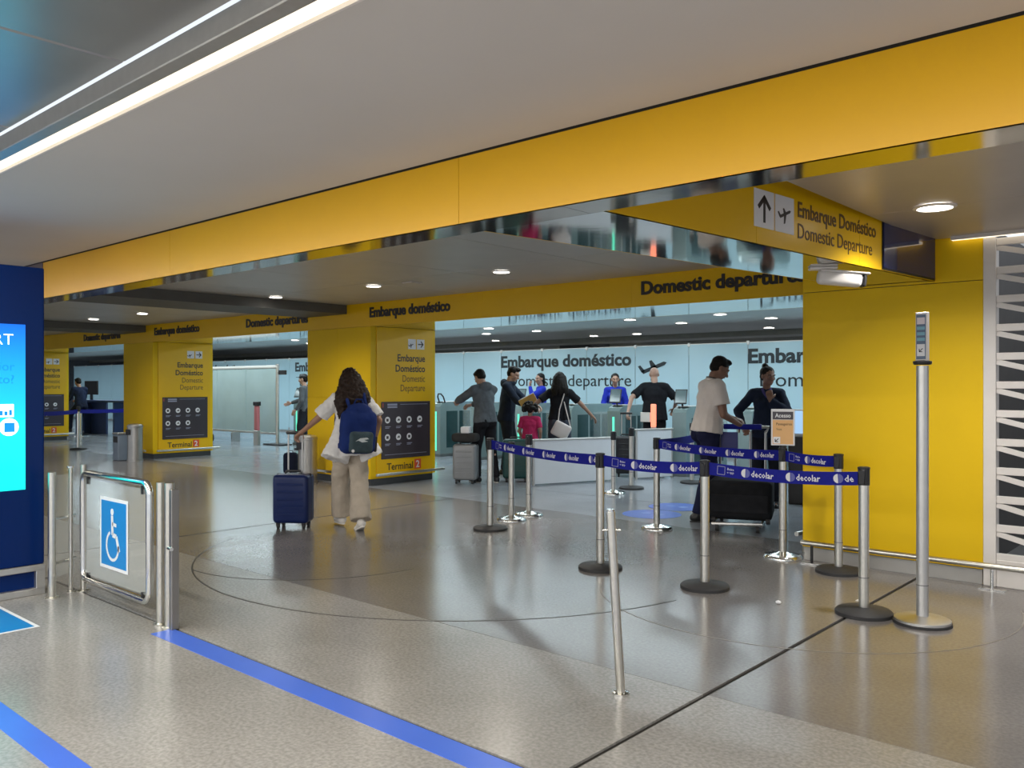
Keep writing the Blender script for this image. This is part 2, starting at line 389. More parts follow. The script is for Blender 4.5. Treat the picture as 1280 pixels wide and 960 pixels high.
# portal header
YH, YJ, ZH = 7.96, 9.26, 2.366
hd = thing('portal_header', 'long yellow portal header over the passages with dark raised lettering', 'header', kind='structure')
B().box((-42, YH+.02, ZH+.012), (-2.96, YJ-.02, 2.74)).build('core', DKGAP, hd)
xs = [-42, -36, -30, -24.5, -21.3, -18.1, -14.1, -9.89, -7.6, -5.3, -2.96]
for a, b_ in zip(xs, xs[1:]):
    B().box((a+.001, YH, ZH), (b_-.001, YH+.02, 2.712)).build('face_panel', YEL, hd)
    B().box((a+.001, YJ-.02, ZH), (b_-.001, YJ, 2.75)).build('face_panel', YEL, hd)
    B().box((a+.001, YH+.02, ZH), (b_-.001, YJ-.02, ZH+.012)).build('mirror_panel', MIRR, hd)
for s, x0, wd in (('Embarque doméstico', -9.90, 1.70), ('Domestic departures', -5.17, 1.86), ('Domestic departures', -13.29, 1.83),
                  ('Embarque doméstico', -16.72, 1.80), ('Domestic departures', -20.18, 1.9)):
    text(s, (x0, YH-.001, 2.50), (1, 0, 0), UZ, TXT, hd, .20, wd, .007, .010)
# dark bulkheads running from the front beam to the columns
for k, (x0, x1, lb) in enumerate(((-11.5, -10.45, 'dark dropped bulkhead meeting the nearest yellow column'), (-18.2, -17.1, 'dark dropped bulkhead meeting the second yellow column'))):
    tag(B().box((x0, 3.22, 2.575), (x1, YH-.002, 2.71)).build('trim_%d' % (k+1), DARKB), lb, 'bulkhead', kind='structure')

# ------------------------------------------------------------------ yellow columns with sign faces
def column(x0, x1, label):
    c = thing('yellow_column', label, 'column', (x1, YH, 0)); W_ = x1-x0
    B().box((-W_, .02, .10), (-.02, YJ-YH-.02, 2.72)).build('core', YELW, c)
    for z0, z1 in ((.105, 1.30), (1.303, ZH-.003)):
        for a, b_ in ((-W_, -W_/2-.001), (-W_/2+.001, 0)):
            B().box((a, -.004, z0), (b_, .02, z1), .0015).build('front_panel', YELW, c)
        B().box((-W_, YJ-YH-.02, z0), (0, YJ-YH, z1), .0015).build('back_panel', YELW, c)
        B().box((-W_-.012, .0, z0), (-W_+.002, YJ-YH, z1), .0015).build('side_panel', YELW, c)
    B().box((-.02, 0, .105), (.004, .10, ZH-.003), .0015).build('side_panel', YELW, c)
    B().box((-.02, 1.235, .105), (.004, YJ-YH, ZH-.003), .0015).build('side_panel', YELW, c)
    B().box((-.02, .104, .16), (.016, 1.231, ZH-.003), .002).build('sign_panel', YEL, c)
    B().box((-W_+.03, .03, 0), (-.03, YJ-YH-.03, .104)).build('plinth', mat('dark_plinth', (.06, .065, .07), .4, .3), c)
    u = (0, 1, 0); F = .0165
    for y, pol in ((.72, plane(.12, .35)), (.90, arrow(.155, 0))):
        t = flat([rect(0, 0, .155, .155)], (F, y, 2.05), u, UZ, WHITE, c, 'icon_tile', .004)
        flat(pol, (0, 0, .0042), (1, 0, 0), (0, 1, 0), TXT, t, 'icon', .001)
    for s, z, wd, bo in (('Embarque', 1.86, .56, .003), ('Doméstico', 1.70, .60, .003), ('Domestic', 1.545, .46, 0), ('Departure', 1.40, .50, 0)):
        text(s, (F, 1.07, z), u, UZ, TXTB if bo == 0 else TXT, c, .15, wd, bo, .0012, 'RIGHT')
    bd = B().box((.0, .19, .385), (.03, 1.17, 1.245), .004).build('information_board', BOARD, c)
    for k in range(7):
        y = .30+.215*(k % 4); z = .97 if k < 4 else .71
        ic = flat([circ(0, 0, .05)], (.0302, y, z), u, UZ, WHITE, bd, 'icon', .0015)
        flat([rect(-.045, -.105, .06, -.096), rect(-.045, -.125, .035, -.116)], (.0302, y, z), u, UZ, GREYP, bd, 'caption_lines', .001)
        flat([[(-.03, -.012), (.03, -.012), (.012, .022)]] if k % 2 else [rect(-.022, -.022, .02, .02)], (.0318, y, z), u, UZ, BOARD, bd, 'pictogram', .001)
    flat([rect(.02, .775, .028, .84)], (.0302, .19, .385), u, UZ, RED2, bd, 'accent_bar', .001)
    flat([rect(.11, .80, .30, .83), rect(.11, .765, .30, .79), rect(.36, .815, .92, .821), rect(.06, .06, .9, .066)], (.0302, .19, .385), u, UZ, GREYP, bd, 'caption_lines', .001)
    text('Terminal', (F, .30, .215), u, UZ, TXT, c, .15, .52, .002, .0012)
    t = flat([rect(0, 0, .135, .15)], (F, .85, .20), u, UZ, RED2, c, 'number_tile', .003)
    text('2', (.028, .022, .003), (1, 0, 0), (0, 1, 0), WHITE, t, .15, None, .003, .001)
    rl = B().box((.075, .04, .145), (.105, 1.42, .185), .006, 2).build('bumper_rail', BRUSH, c)
    for y in (.25, 1.1): B().box((.0, y, .155), (.08, y+.03, .175)).build('bracket', BRUSH, rl)
    rl = B().box((-W_-.03, -.105, .145), (-.12, -.075, .185), .006, 2).build('bumper_rail', BRUSH, c)
    for x in (-W_+.2, -.4): B().box((x, -.08, .155), (x+.03, .0, .175)).build('bracket', BRUSH, rl)
    return c
column(-11.46, -9.89, 'yellow column with information board nearest the backpack woman')
column(-18.12, -16.8, 'yellow column second from the front with information board and bin beside')
column(-26.0, -24.5, 'farthest yellow column half hidden behind the blue totem')

# ------------------------------------------------------------------ frosted glass wall of the inner hall
YG = 15.5
gw = thing('glass_wall', 'frosted blue white glass wall with black departure lettering in the inner hall', 'glass wall', (0, YG, 0))
x = -8.92-1.312*24
pm = B().box((0, 0, .06), (1.300, .012, 2.325), .002).mesh('glass_panel', FROST)
clip = B().box((-.03, -.012, -.04), (.03, .03, .04), .004).mesh('clip', ALU)
for k in range(30):
    if x+k*1.312 > 1: break
    p = link('glass_panel', pm, gw, (x+k*1.312+.006, 0, 0))
    link('clip', clip, p, (.0, 0, 2.325)); link('clip', clip, p, (.0, 0, .10))
B().box((x, -.01, 0), (1, .04, .06)).build('floor_channel', ALU, gw)
B().box((x, -.004, 2.325), (1, .02, 2.34)).build('top_profile', ALU, gw)
for x0 in (-14.16, -7.60, -23.0, -30.0):
    text('Embarque doméstico', (x0, -.004, 1.93), (1, 0, 0), UZ, GTXT, gw, .385, 3.83, .013, .002)
    text('Domestic departure', (x0+.25, -.004, 1.47), (1, 0, 0), UZ, GTXT, gw, .385, 3.58, 0, .002)
    flat(plane(.80, .32, 4.40, 1.86), (x0, -.003, 0), (1, 0, 0), UZ, GTXT, gw, 'plane_symbol', .002)
bk = tag(B().box((-46, 26.5, 0), (9, 26.8, 2.75)).build('wall_back', mat('far_wall', (.16, .16, .15), .7)), 'dim wall far behind the glass wall', 'wall', kind='structure')
lw_ = tag(B().box((-46, -9, 0), (-45.7, 27, 2.75)).build('wall_left', mat('left_wall', (.22, .25, .30), .6)), 'distant bluish wall at the far end of the hall', 'wall', kind='structure')
yc = thing('square_column', 'pale yellow square column top seen above the frosted glass wall', 'column', (-15.1, 20.2, 0))
B().box((-.55, -.4, 0), (.55, .4, 2.57), .01).build('shaft', mat('pale_yellow', (.45, .38, .14), .5), yc); B().box((-.6, -.45, 2.57), (.6, .45, 2.75)).build('capital', DARKB, yc)

# ------------------------------------------------------------------ downlights (each with its own lamp)
def downlight(x, y, z, label, r=.085, power=90, color=(1, .93, .82), square=False, group=None):
    d = thing('downlight', label, 'light', (x, y, z), 0, group)
    if square:
        B().box((-.09, -.09, -.012), (.09, .09, -.002), .004).build('rim', WHITEM, d); B().box((-.07, -.07, -.016), (.07, .07, -.010)).build('lens', PCEIL, d)
        return d
    B().lathe([(r*1.28, -.002), (r*1.28, -.008), (r*1.05, -.014), (r*1.0, -.004)]).build('rim', WHITEM, d)
    B().lathe([(r, -.001), (r, -.010), (r*.8, -.013), (.001, -.014)], 24).build('lens', LED, d)
    if power:
        l = bpy.data.lights.new('downlight_lamp', 'SPOT'); l.energy = power; l.spot_size = math.radians(150); l.spot_blend = .9; l.shadow_soft_size = r; l.color = color
        o = link('downlight_lamp', l, d); o.location = (0, 0, -.03)
    return d
ZP = 2.711
downlight(-8.14, 6.60, ZP, 'round downlight left of the small square ceiling fitting')
downlight(-10.17, 6.54, ZP, 'round downlight close to the dark bulkhead by the nearest column')
downlight(-6.10, 6.68, ZP, 'round downlight in the passage ceiling above the queue belts')
downlight(-7.55, 6.70, ZP, 'small square unlit ceiling fitting between two downlights', square=True)
downlight(-14.23, 6.56, ZP, 'round downlight before the second yellow column', power=75)
downlight(-16.10, 6.52, ZP, 'round downlight farthest left in the passage ceiling', power=75)
downlight(-1.57, 5.78, 2.626, 'large bright downlight in the right hand bay ceiling', .10, 130, (1, .97, .93))
downlight(1.9, 4.7, 2.626, 'added downlight of the right hand bay, out of view towards the lattice screen', .10, 120, (1, .97, .93))  # unseen lamp added to brighten the cross beam face
ORD = ['first', 'second', 'third', 'fourth', 'fifth', 'sixth']
for row, y, xs_ in (('nearest', 13.6, (-20.2, -16.5, -12.8, -9.1, -7.2)), ('second', 15.0, (-21.5, -17.9, -14.2, -12.6, -8.8, -6.9)), ('third', 17.5, (-19.5, -16.2, -12.8, -11.5, -8.1)), ('farthest', 19.9, (-17.5, -13.6, -10.2))):
    for k, x in enumerate(xs_):
        downlight(x, y, 2.749, 'inner hall downlight, %s from the left in the %s ceiling row beyond the portal' % (ORD[k], row), .11, 0, group='inner hall downlights')

# ------------------------------------------------------------------ totem, access gate, floor sign
tk = thing('information_totem', 'tall dark blue totem with glowing cyan screen at left edge', 'totem', (-6.57, 2.32, 0))
B().box((-.30, -1.52, .215), (0, 0, 2.34), .012, 2).build('body', NAVY, tk)
ZS = mat('totem_screen', (.0, .02, .04), .2, 0, 0, 5, 0, (0, .62, 1), .95)
nt = ZS.node_tree; g = nt.nodes.new('ShaderNodeTexCoord'); mp = nt.nodes.new('ShaderNodeSeparateXYZ'); rp = nt.nodes.new('ShaderNodeValToRGB')
nt.links.new(g.outputs['Generated'], mp.inputs[0]); nt.links.new(mp.outputs[2], rp.inputs[0])
rp.color_ramp.elements[0].color = (0, .90, .86, 1); rp.color_ramp.elements[1].color = (.0, .14, .80, 1); rp.color_ramp.elements[0].position = .15
nt.links.new(rp.outputs[0], nt.nodes['Principled BSDF'].inputs['Emission Color'])
scn = B().box((.001, -1.38, .76), (.010, -.13, 1.925)).build('screen', ZS, tk)
WG = mat('screen_white', (.8, .9, 1), .3, 0, 0, 5, 0, (.75, .92, 1), 1.2); WBL = mat('screen_blue_print', (0, .12, .6), .3, 0, 0, 5, 0, (0, .22, .75), .9)
uS = (0, 1, 0)
text('RT', (.0105, -.205, 1.78), uS, UZ, WG, scn, .11, None, -.001, .0008, 'RIGHT')
text('xior', (.0105, -.2, 1.60), uS, UZ, WBL, scn, .085, None, 0, .0008, 'RIGHT')
text('to?', (.0105, -.2, 1.51), uS, UZ, WBL, scn, .085, None, 0, .0008, 'RIGHT')
ic = flat([rect(-.13, 0, 0, .09)], (.0105, -.205, 1.275), uS, UZ, WG, scn, 'icon', .001)
flat([rect(-.12, .012, -.10, .035), rect(-.09, .012, -.07, .045), rect(-.06, .012, -.04, .04), rect(-.03, .012, -.012, .05)], (0, 0, .001), (1, 0, 0), (0, 1, 0), WBL, ic, 'pictogram', .001)
ic = flat([circ(0, 0, .062)], (.0105, -.235, 1.205), uS, UZ, WG, scn, 'icon', .001)
flat([rect(-.03, -.035, .035, .03)], (0, 0, .001), (1, 0, 0), (0, 1, 0), WBL, ic, 'pictogram', .001)
bf = B(); bf.box((-.30, -1.52, 0), (.012, .0, .05), .004); bf.box((-.30, -1.52, .17), (.012, 0, .215), .004)
bf.box((-.04, -.06, .04), (.012, 0, .18), .003); bf.box((-.04, -1.52, .04), (.012, -1.46, .18), .003)
bf.build('base_frame', ALU, tk); B().box((-.27, -1.46, .05), (-.03, -.06, .17)).build('base_panel', NAVY, tk)

gt = thing('access_gate', 'steel swing gate with wheelchair sign on its clear panel', 'gate', (-6.42, 2.5, 0))
def rrect(x0, z0, x1, z1, r, n=5, y=0):
    pts = []
    for cx, cz, a in ((x1-r, z0+r, -PI/2), (x1-r, z1-r, 0), (x0+r, z1-r, PI/2), (x0+r, z0+r, PI)):
        for k in range(n+1): pts.append((cx+r*math.cos(a+PI/2*k/n), y, cz+r*math.sin(a+PI/2*k/n)))
    return pts
B().tube(rrect(.07, .11, 1.10, .87, .07), .024, 12, True).build('frame', CHROME, gt, True)
gp = B().box((.11, -.004, .15), (1.06, .004, .83), .002).build('glass_panel', GLASSY, gt)
for x, z in ((.15, .83), (1.0, .83), (.15, .13), (1.0, .13)): B().box((x, -.012, z-.035), (x+.02, .012, z+.035), .002).build('clamp', BLACKP, gp)
sg = flat([rect(-.01, -.01, .42, .475)], (.385, -.006, .255), (1, 0, 0), UZ, WHITE, gt, 'access_sign', .002)
flat([rect(.012, .012, .398, .453)], (0, 0, .0021), (1, 0, 0), (0, 1, 0), SIGNB, sg, 'sign_field', .001)
flat(wheelchair(.31), (.045, .035, .0032), (1, 0, 0), (0, 1, 0), WHITE, sg, 'wheelchair_symbol', .001)
def post(p, x, y, h, r, base=.045, name='post'):
    o = B().cyl((x, y, .012), (x, y, h), r, n=18).build(name, BRUSH, p, True)
    B().lathe([(base, 0), (base, .010), (r*1.05, .014)], 20, (x, y, 0)).build('foot', BRUSH, o, True); return o
post(gt, 1.25, 0, .89, .026); post(gt, 1.365, 0, .895, .029)
B().box((1.395, -.02, 0), (1.43, .03, .86), .004).build('latch_post', mat('dark_steel', (.30, .29, .28), .3, .8), gt)
B().cyl((1.39, -.02, .50), (1.45, -.03, .50), .012).build('latch', CHROME, gt)
post(gt, -.005, .03, .92, .018)
for z in (.25, .80): B().cyl((-.005, .03, z), (.07, 0, z), .012).build('hinge', CHROME, gt)
fr = thing('side_rail', 'short steel railing with clear pane between totem and wheelchair gate', 'railing', (-6.38, 2.30, 0))
post(fr, 0, 0, .885, .026); post(fr, -.09, .16, .90, .014, .03)
for z in (.235, .55): B().cyl((0, 0, z), (-.15, .215, z), .010).build('cross_bar', CHROME, fr)
B().poly([(-.012, .022, .14), (-.14, .20, .14), (-.14, .20, .86), (-.012, .022, .86)], (.004, .004, 0)).build('glass_pane', GLASSY, fr)
B().cyl((-.09, .16, .90), (-.09, .16, .912), .026).build('cap', CHROME, fr)
fs = thing('floor_sticker', 'blue wheelchair floor sticker with white border near the totem', 'floor sign', (-5.68, 1.98, .0015), math.radians(0))
flat([rect(-.8, -.44, 0, 0)], (0, 0, 0), (1, 0, 0), (0, 1, 0), WHITE, fs, 'border', .0015)
flat([rect(-.775, -.415, -.025, -.025)], (0, 0, .0016), (1, 0, 0), (0, 1, 0), SIGNB, fs, 'field', .001)
flat(wheelchair(.28), (-.58, -.06, .0027), (0, -1, 0), (1, 0, 0), WHITE, fs, 'wheelchair_symbol', .0008)

# handrails along the wall foot
hr = thing('hand_rail', 'low steel rail along the foot of the yellow wall block', 'rail', (0, 0, 0))
B().cyl((-2.93, 6.95, .175), (3, 6.95, .175), .022, n=14).build('tube', BRUSH, hr, True)
for x in (-2.84, -1.50, -.3, 1): 
    o = B().cyl((x, 6.95, 0.012), (x, 6.95, .16), .012, n=10).build('support', CHROME if x > -2 else BLACKP, hr, True); B().box((x-.09, 6.935, 0), (x+.09, 6.965, .012), .003).build('foot', CHROME, o)
hr = thing('hand_rail', 'low steel rail turning into the portal beside the yellow wall block', 'rail', (0, 0, 0))
B().cyl((-3.12, 7.30, .175), (-3.10, 8.6, .175), .02, n=14).build('tube', BRUSH, hr, True)
for y in (7.45, 8.2): B().cyl((-3.10, y, 0), (-3.10, y, .16), .03, n=10).build('support', BRUSH, hr, True)

# security camera under the cross beam
sc_ = thing('security_camera', 'white bullet security camera hanging under the yellow cross beam', 'camera', (-2.26, 5.72, ZB), math.radians(33))
B().box((-.09, -.045, -.018), (.09, .045, 0), .006).build('mount_plate', WHITEM, sc_)
B().cyl((0, 0, -.015), (0, 0, -.05), .02).build('stem', WHITEM, sc_, True)
ax = Euler((0, math.radians(6), 0)).to_matrix().to_4x4()
bb = B().box((-.03, -.05, -.115), (.26, .05, -.022), .028, 3).build('housing', WHITEM, sc_, True); bb.matrix_local = ax
o = B().box((-.02, -.056, -.030), (.30, .056, -.016), .006).build('sun_shield', WHITEM, sc_); o.matrix_local = ax
o = B().box((.255, -.047, -.113), (.285, .047, -.028), .014, 2).build('lens_window', BLACKP, sc_); o.matrix_local = ax

# ------------------------------------------------------------------ belt stanchions
def stanchion(x, y, h, base, label, head=True, r=.033, band=True):
    s = thing('belt_stanchion', label, 'stanchion', (x, y, 0))
    if base == 'black': prof, m = [(.178, 0), (.178, .022), (.165, .034), (.05, .045), (.04, .05)], BLACKR
    elif base == 'alu': prof, m = [(.165, .016), (.165, .030), (.15, .036), (.045, .048), (.04, .05)], ALU
    else: prof, m = [(.165, 0), (.165, .012), (.150, .030), (.06, .045), (.04, .055)], CHROME
    b = B().lathe(prof, 36).build('base', m, s, True)
    if base == 'alu': B().lathe([(.172, 0), (.172, .015), (.15, .017)], 36).build('rubber_ring', BLACKR, b, True)
    B().cyl((0, 0, .045), (0, 0, h-.01), r, n=20).build('pole', BRUSH if base != 'alu' else ALU, s, True)
    if band: B().cyl((0, 0, .24), (0, 0, .246), r+.0012, n=20).build('pole_joint', mat('joint_grey', (.2, .2, .19), .5), s, True)
    if head:
        hb = B().cyl((0, 0, h-.12), (0, 0, h-.012), r+.004, n=20); hb.lathe([(r+.006, h-.014), (r+.006, h-.004), (r-.004, h)], 20); hb.box((-.02, -r-.012, h-.115), (.02, r+.012, h-.02), .004)
        hb.build('belt_head', BLACKP, s, True)
    return s
def belt(p, a, b_, label=None, start=.10, pitch=.36, flip=False, prints=True, z=.885, z2=None, bh=.045):
    """belt from stanchion p at a to the stanchion at b_, with printed logos on the side towards the hall"""
    a, b_ = V((a[0], a[1], 0)), V((b_[0], b_[1], 0)); d = b_-a; L = d.length; d.normalize()
    a2 = a+d*.035; L -= .07; n = 12; z2 = z if z2 is None else z2
    zz = lambda t: z+(z2-z)*t - .022*4*t*(1-t)*min(1, L)
    nr = V((d.y, -d.x, 0)); loc = p.location; bm = B()
    for k in range(n):
        t0, t1 = k/n, (k+1)/n; p0, p1 = a2+d*L*t0-loc, a2+d*L*t1-loc
        bm.poly([p0+V((0, 0, zz(t0)-bh)), p1+V((0, 0, zz(t1)-bh)), p1+V((0, 0, zz(t1)+bh)), p0+V((0, 0, zz(t0)+bh))], nr*.003)
    bt = bm.build('belt', BELT, p)
    if label: bt['label'] = label
    if not prints: return bt
    s = start
    def at(s, dz): t = s/L; q = a2+d*s-loc; return (q.x+nr.x*.0032, q.y+nr.y*.0032, zz(t)+dz)
    slope = lambda s: V((d.x, d.y, (zz(min(1, (s+.05)/L))-zz(max(0, (s-.05)/L)))/.1))
    flat([rect(0, -.002, .058, .002), rect(0, .056, .058, .060), rect(-.002, 0, .002, .058), rect(.056, 0, .060, .058)], at(s-.055, -.03), slope(s), UZ, GREYP, bt, 'print_frame', .0006)
    text('Baixe\no app', at(s+.022, .007), slope(s), UZ, WHITE, bt, .024, None, 0, .0004, res=1)
    s += .135
    while s < L-.05:
        flat([circ(.026, 0, .031, 8, PI/2, 3*PI/2)], at(s, 0), slope(s), UZ, WHITE, bt, 'logo_half', .0006)
        flat([circ(.03, 0, .031, 8, -PI/2, PI/2)], at(s, 0), slope(s), UZ, mat('dim_logo', (.12, .13, .42), .5), bt, 'logo_half', .0006)
        if s+.235 < L: text('decolar', at(s+.068, -.020), slope(s), UZ, WHITE, bt, .062, .165, .001, .0006, res=1)
        else: text('de', at(s+.068, -.020), slope(s), UZ, WHITE, bt, .062, None, .001, .0006, res=1)
        s += pitch
    return bt
P_ = dict(A=(-6.01, 6.41), B=(-6.26, 7.02), C=(-6.34, 7.41), D=(-4.06, 5.64), E=(-6.73, 9.66), F=(-6.85, 10.28), G=(-4.75, 7.60),
          H=(-3.10, 5.62), I=(-6.55, 11.48), J=(-3.14, 7.06), K=(-2.56, 6.80), L=(-1.97, 5.67), M=(-1.62, 5.70))
sA = stanchion(*P_['A'], .95, 'black', 'black based stanchion at the left end of the front belt row')
sB = stanchion(*P_['B'], .87, 'chrome', 'chrome based stanchion just behind the left end of the front belt row')
sC = stanchion(*P_['C'], .93, 'chrome', 'third stanchion from the left, chrome based, its head above the belt')
sD = stanchion(*P_['D'], .945, 'black', 'black based stanchion where two front belts meet behind the leaning pole')
sE = stanchion(*P_['E'], .86, 'chrome', 'stanchion before the gap in the white partition, left of the pair')
sF = stanchion(*P_['F'], .88, 'black', 'stanchion before the gap in the white partition, right of the pair')
sG = stanchion(*P_['G'], .95, 'chrome', 'chrome based stanchion in front of the blue floor discs')
sH = stanchion(*P_['H'], .945, 'black', 'black based stanchion in the middle of the front belts, before the black suitcase')
sI = stanchion(*P_['I'], .92, 'black', 'rearmost stanchion, behind the man in the pale polo shirt')
sJ = stanchion(*P_['J'], .955, 'chrome', 'chrome based stanchion carrying the orange access notice')
sK = stanchion(*P_['K'], .95, 'black', 'black based stanchion standing close to the yellow wall block')
sL = stanchion(*P_['L'], .965, 'black', 'nearest belt stanchion, black based, ending the front belts at right')
sM = stanchion(*P_['M'], 1.63, 'alu', 'tall sign post with satin aluminium base beside the nearest stanchion', head=False, r=.036)
belt(sA, P_['A'], P_['D'], start=.16, pitch=.40); belt(sD, P_['D'], P_['H'], start=.14); belt(sH, P_['H'], P_['L'], start=.12, pitch=.325)
belt(sG, P_['G'], P_['J'], start=.12); belt(sJ, P_['J'], P_['K'], start=.10, pitch=.4); belt(sG, P_['G'], (-5.33, 9.95), prints=False)
stanchion(-5.33, 9.95, .945, 'black', 'stanchion mostly hidden behind the man in the pale polo shirt')

# far left pair
s1 = stanchion(-20.55, 7.98, 1.0, 'black', 'far stanchion seen between the totem and the second yellow column', band=False)
s0 = stanchion(-19.6, 6.62, 1.0, 'black', 'far stanchion close to the edge of the totem', band=False)
belt(s0, (-19.6, 6.62), (-20.55, 7.98), prints=False); belt(s1, (-20.55, 7.98), (-21.6, 10.4), prints=False)
# access notice on stanchion J
DJ = (V((0, 0, 0))-V((*P_['J'], 0))).normalized(); uJ = V((-DJ.y, DJ.x, 0))
nb = thing('notice_board', 'orange access notice with dark heading and arrow on a stanchion', 'sign', (*P_['J'], .955), math.atan2(uJ.y, uJ.x))
TAN = mat('tan_notice', (.80, .47, .20), .5, 0, .03)
B().cyl((0, 0, -.002), (0, 0, .02), .03).build('clamp', BLACKP, nb, True)
fb = B().box((-.098, -.008, .018), (.098, .012, .335), .003).build('board', WHITE, nb)
flat([rect(-.085, .03, .085, .240)], (0, -.0085, 0), (1, 0, 0), UZ, TAN, fb, 'orange_field', .001)
flat([rect(-.085, .244, .085, .312)], (0, -.0085, 0), (1, 0, 0), UZ, BOARD, fb, 'heading_field', .001)
text('Acesso', (-.065, -.0097, .262), (1, 0, 0), UZ, WHITE, fb, .05, .13, .0008, .0005)
text('Passageiros', (-.055, -.0097, .195), (1, 0, 0), UZ, TXTB, fb, .03, .13, .0004, .0004); text('Voos', (-.055, -.0097, .15), (1, 0, 0), UZ, TXTB, fb, .03, .045, 0, .0004)
t = flat([rect(0, 0, .058, .058)], (-.08, -.0098, .035), (1, 0, 0), UZ, WHITE, fb, 'arrow_tile', .0006); 
flat(arrow(.058, math.radians(225)), (-.08, -.0106, .035), (1, 0, 0), UZ, TXT, fb, 'arrow', .0006)
# sign plate on the tall post
ps = thing('post_sign', 'narrow printed sign plate on top of the tall post', 'sign', (*P_['M'], 1.63), math.radians(84))
B().lathe([(.05, -.004), (.055, .006), (.055, .018), (.03, .024)], 20).build('collar', BLACKP, ps, True)
pb = B().box((-.022, -.034, .02), (.022, .034, .325), .003).build('plate', WHITEM, ps)
xq = -.0225; uq = (0, -1, 0)
# print on the two long faces
for sgn in (1, -1):
    ox, uu = (-.0225, (0, -1, 0)) if sgn == 1 else (.0225, (0, 1, 0))
    flat([rect(-.029, .03, .029, .31)], (ox, 0, 0), uu, UZ, mat('slate_print', (.10, .15, .24), .4), pb, 'print_field', .0008)
    flat([rect(-.024, .25, .024, .292)], (ox*1.045, 0, 0), uu, UZ, mat('pale_pink', (.75, .66, .68), .5), pb, 'print_box', .0006)
    flat([rect(-.024, .215, .024, .235), rect(-.024, .18, .024, .20), rect(-.024, .145, .024, .165)], (ox*1.045, 0, 0), uu, UZ, mat('teal_print', (.20, .42, .52), .5), pb, 'print_bars', .0006)
    flat([rect(-.024, .05, .024, .125)], (ox*1.045, 0, 0), uu, UZ, WHITE, pb, 'arrow_tile', .0006)
    flat([[(x*1.0-.022, y+.065) for x, y in q] for q in arrow(.044, math.radians(225))], (ox*1.085, 0, 0), uu, UZ, TXT, pb, 'arrow', .0006)
# leaning thin pole
a = V((-2.34, 3.42, 0)); uP = V((math.cos(math.radians(41.7)), math.sin(math.radians(41.7)), 0)); tip = a+V((0, 0, .885))-uP*.05
lp = thing('leaning_pole', 'thin steel pole leaning slightly on its own in front of the belts', 'pole', a)
B().cyl((0, 0, .012), tip-a, .0215, n=18).build('tube', BRUSH, lp, True); B().lathe([(.042, 0), (.042, .010), (.025, .016)], 22).build('foot', CHROME, lp, True)
tn = (tip-a).normalized(); B().cyl(tip-a, tip-a+tn*.012, .018).build('cap', CHROME, lp, True)
B().cyl((tip-a)-tn*.09-uP*.045, (tip-a)-tn*.09+uP*.045, .006, n=8).build('hook', CHROME, lp, True)
# floor discs and litter
for x, y, l in ((-5.33, 8.42, 'nearer blue round floor sticker behind the belts'), (-5.42, 9.12, 'farther blue round floor sticker behind the belts')):
    f = thing('floor_disc', l, 'floor sign', (x, y, .001)); B().lathe([(.34, 0), (.34, .0012)], 32).build('disc', mat('disc_blue', (.05, .16, .72), .3), f)
    flat([circ(-.09, .02, .06, 12), circ(.09, .02, .06, 12)], (0, 0, .0013), (1, 0, 0), (0, 1, 0), mat('disc_pale', (.22, .36, .85), .4), f, 'footprint', .0006)
tag(B().ball((0, 0, .012), (.022, .018, .013), None, 1).build('paper_scrap', WHITE, None, False, (-2.5, 5.55, 0)), 'crumpled white paper scrap on the floor beside a black stanchion base', 'litter')
tag(B().box((-.016, -.045, 0), (.016, .045, .003)).build('paper_scrap', WHITE, None, False, (-2.12, 6.03, 0)), 'flat white paper scrap on the floor near the wall rail', 'litter')

# ------------------------------------------------------------------ partition, gates, kiosk, bins, screens
def partition(p0, p1, h, label):
    p0, p1 = V(p0), V(p1); d = p1-p0; L = d.length
    t = thing('white_partition', label, 'partition', p0, math.atan2(d.y, d.x))
    B().box((0, -.015, .02), (L, .015, h-.03), .003).build('panel', WPART, t); B().box((-.01, -.025, h-.03), (L+.01, .025, h), .006, 2).build('top_rail', ALU, t)
    for x in (0, L-.03): B().box((x, -.02, 0), (x+.03, .02, h-.03), .003).build('post', ALU, t)
    return t
partition((-8.16, 9.62, 0), (-7.64, 11.0, 0), .69, 'longer white partition panel left of the gap before the gates')
partition((-7.48, 11.34, 0), (-7.22, 12.02, 0), .80, 'shorter white partition panel right of the gap before the gates')

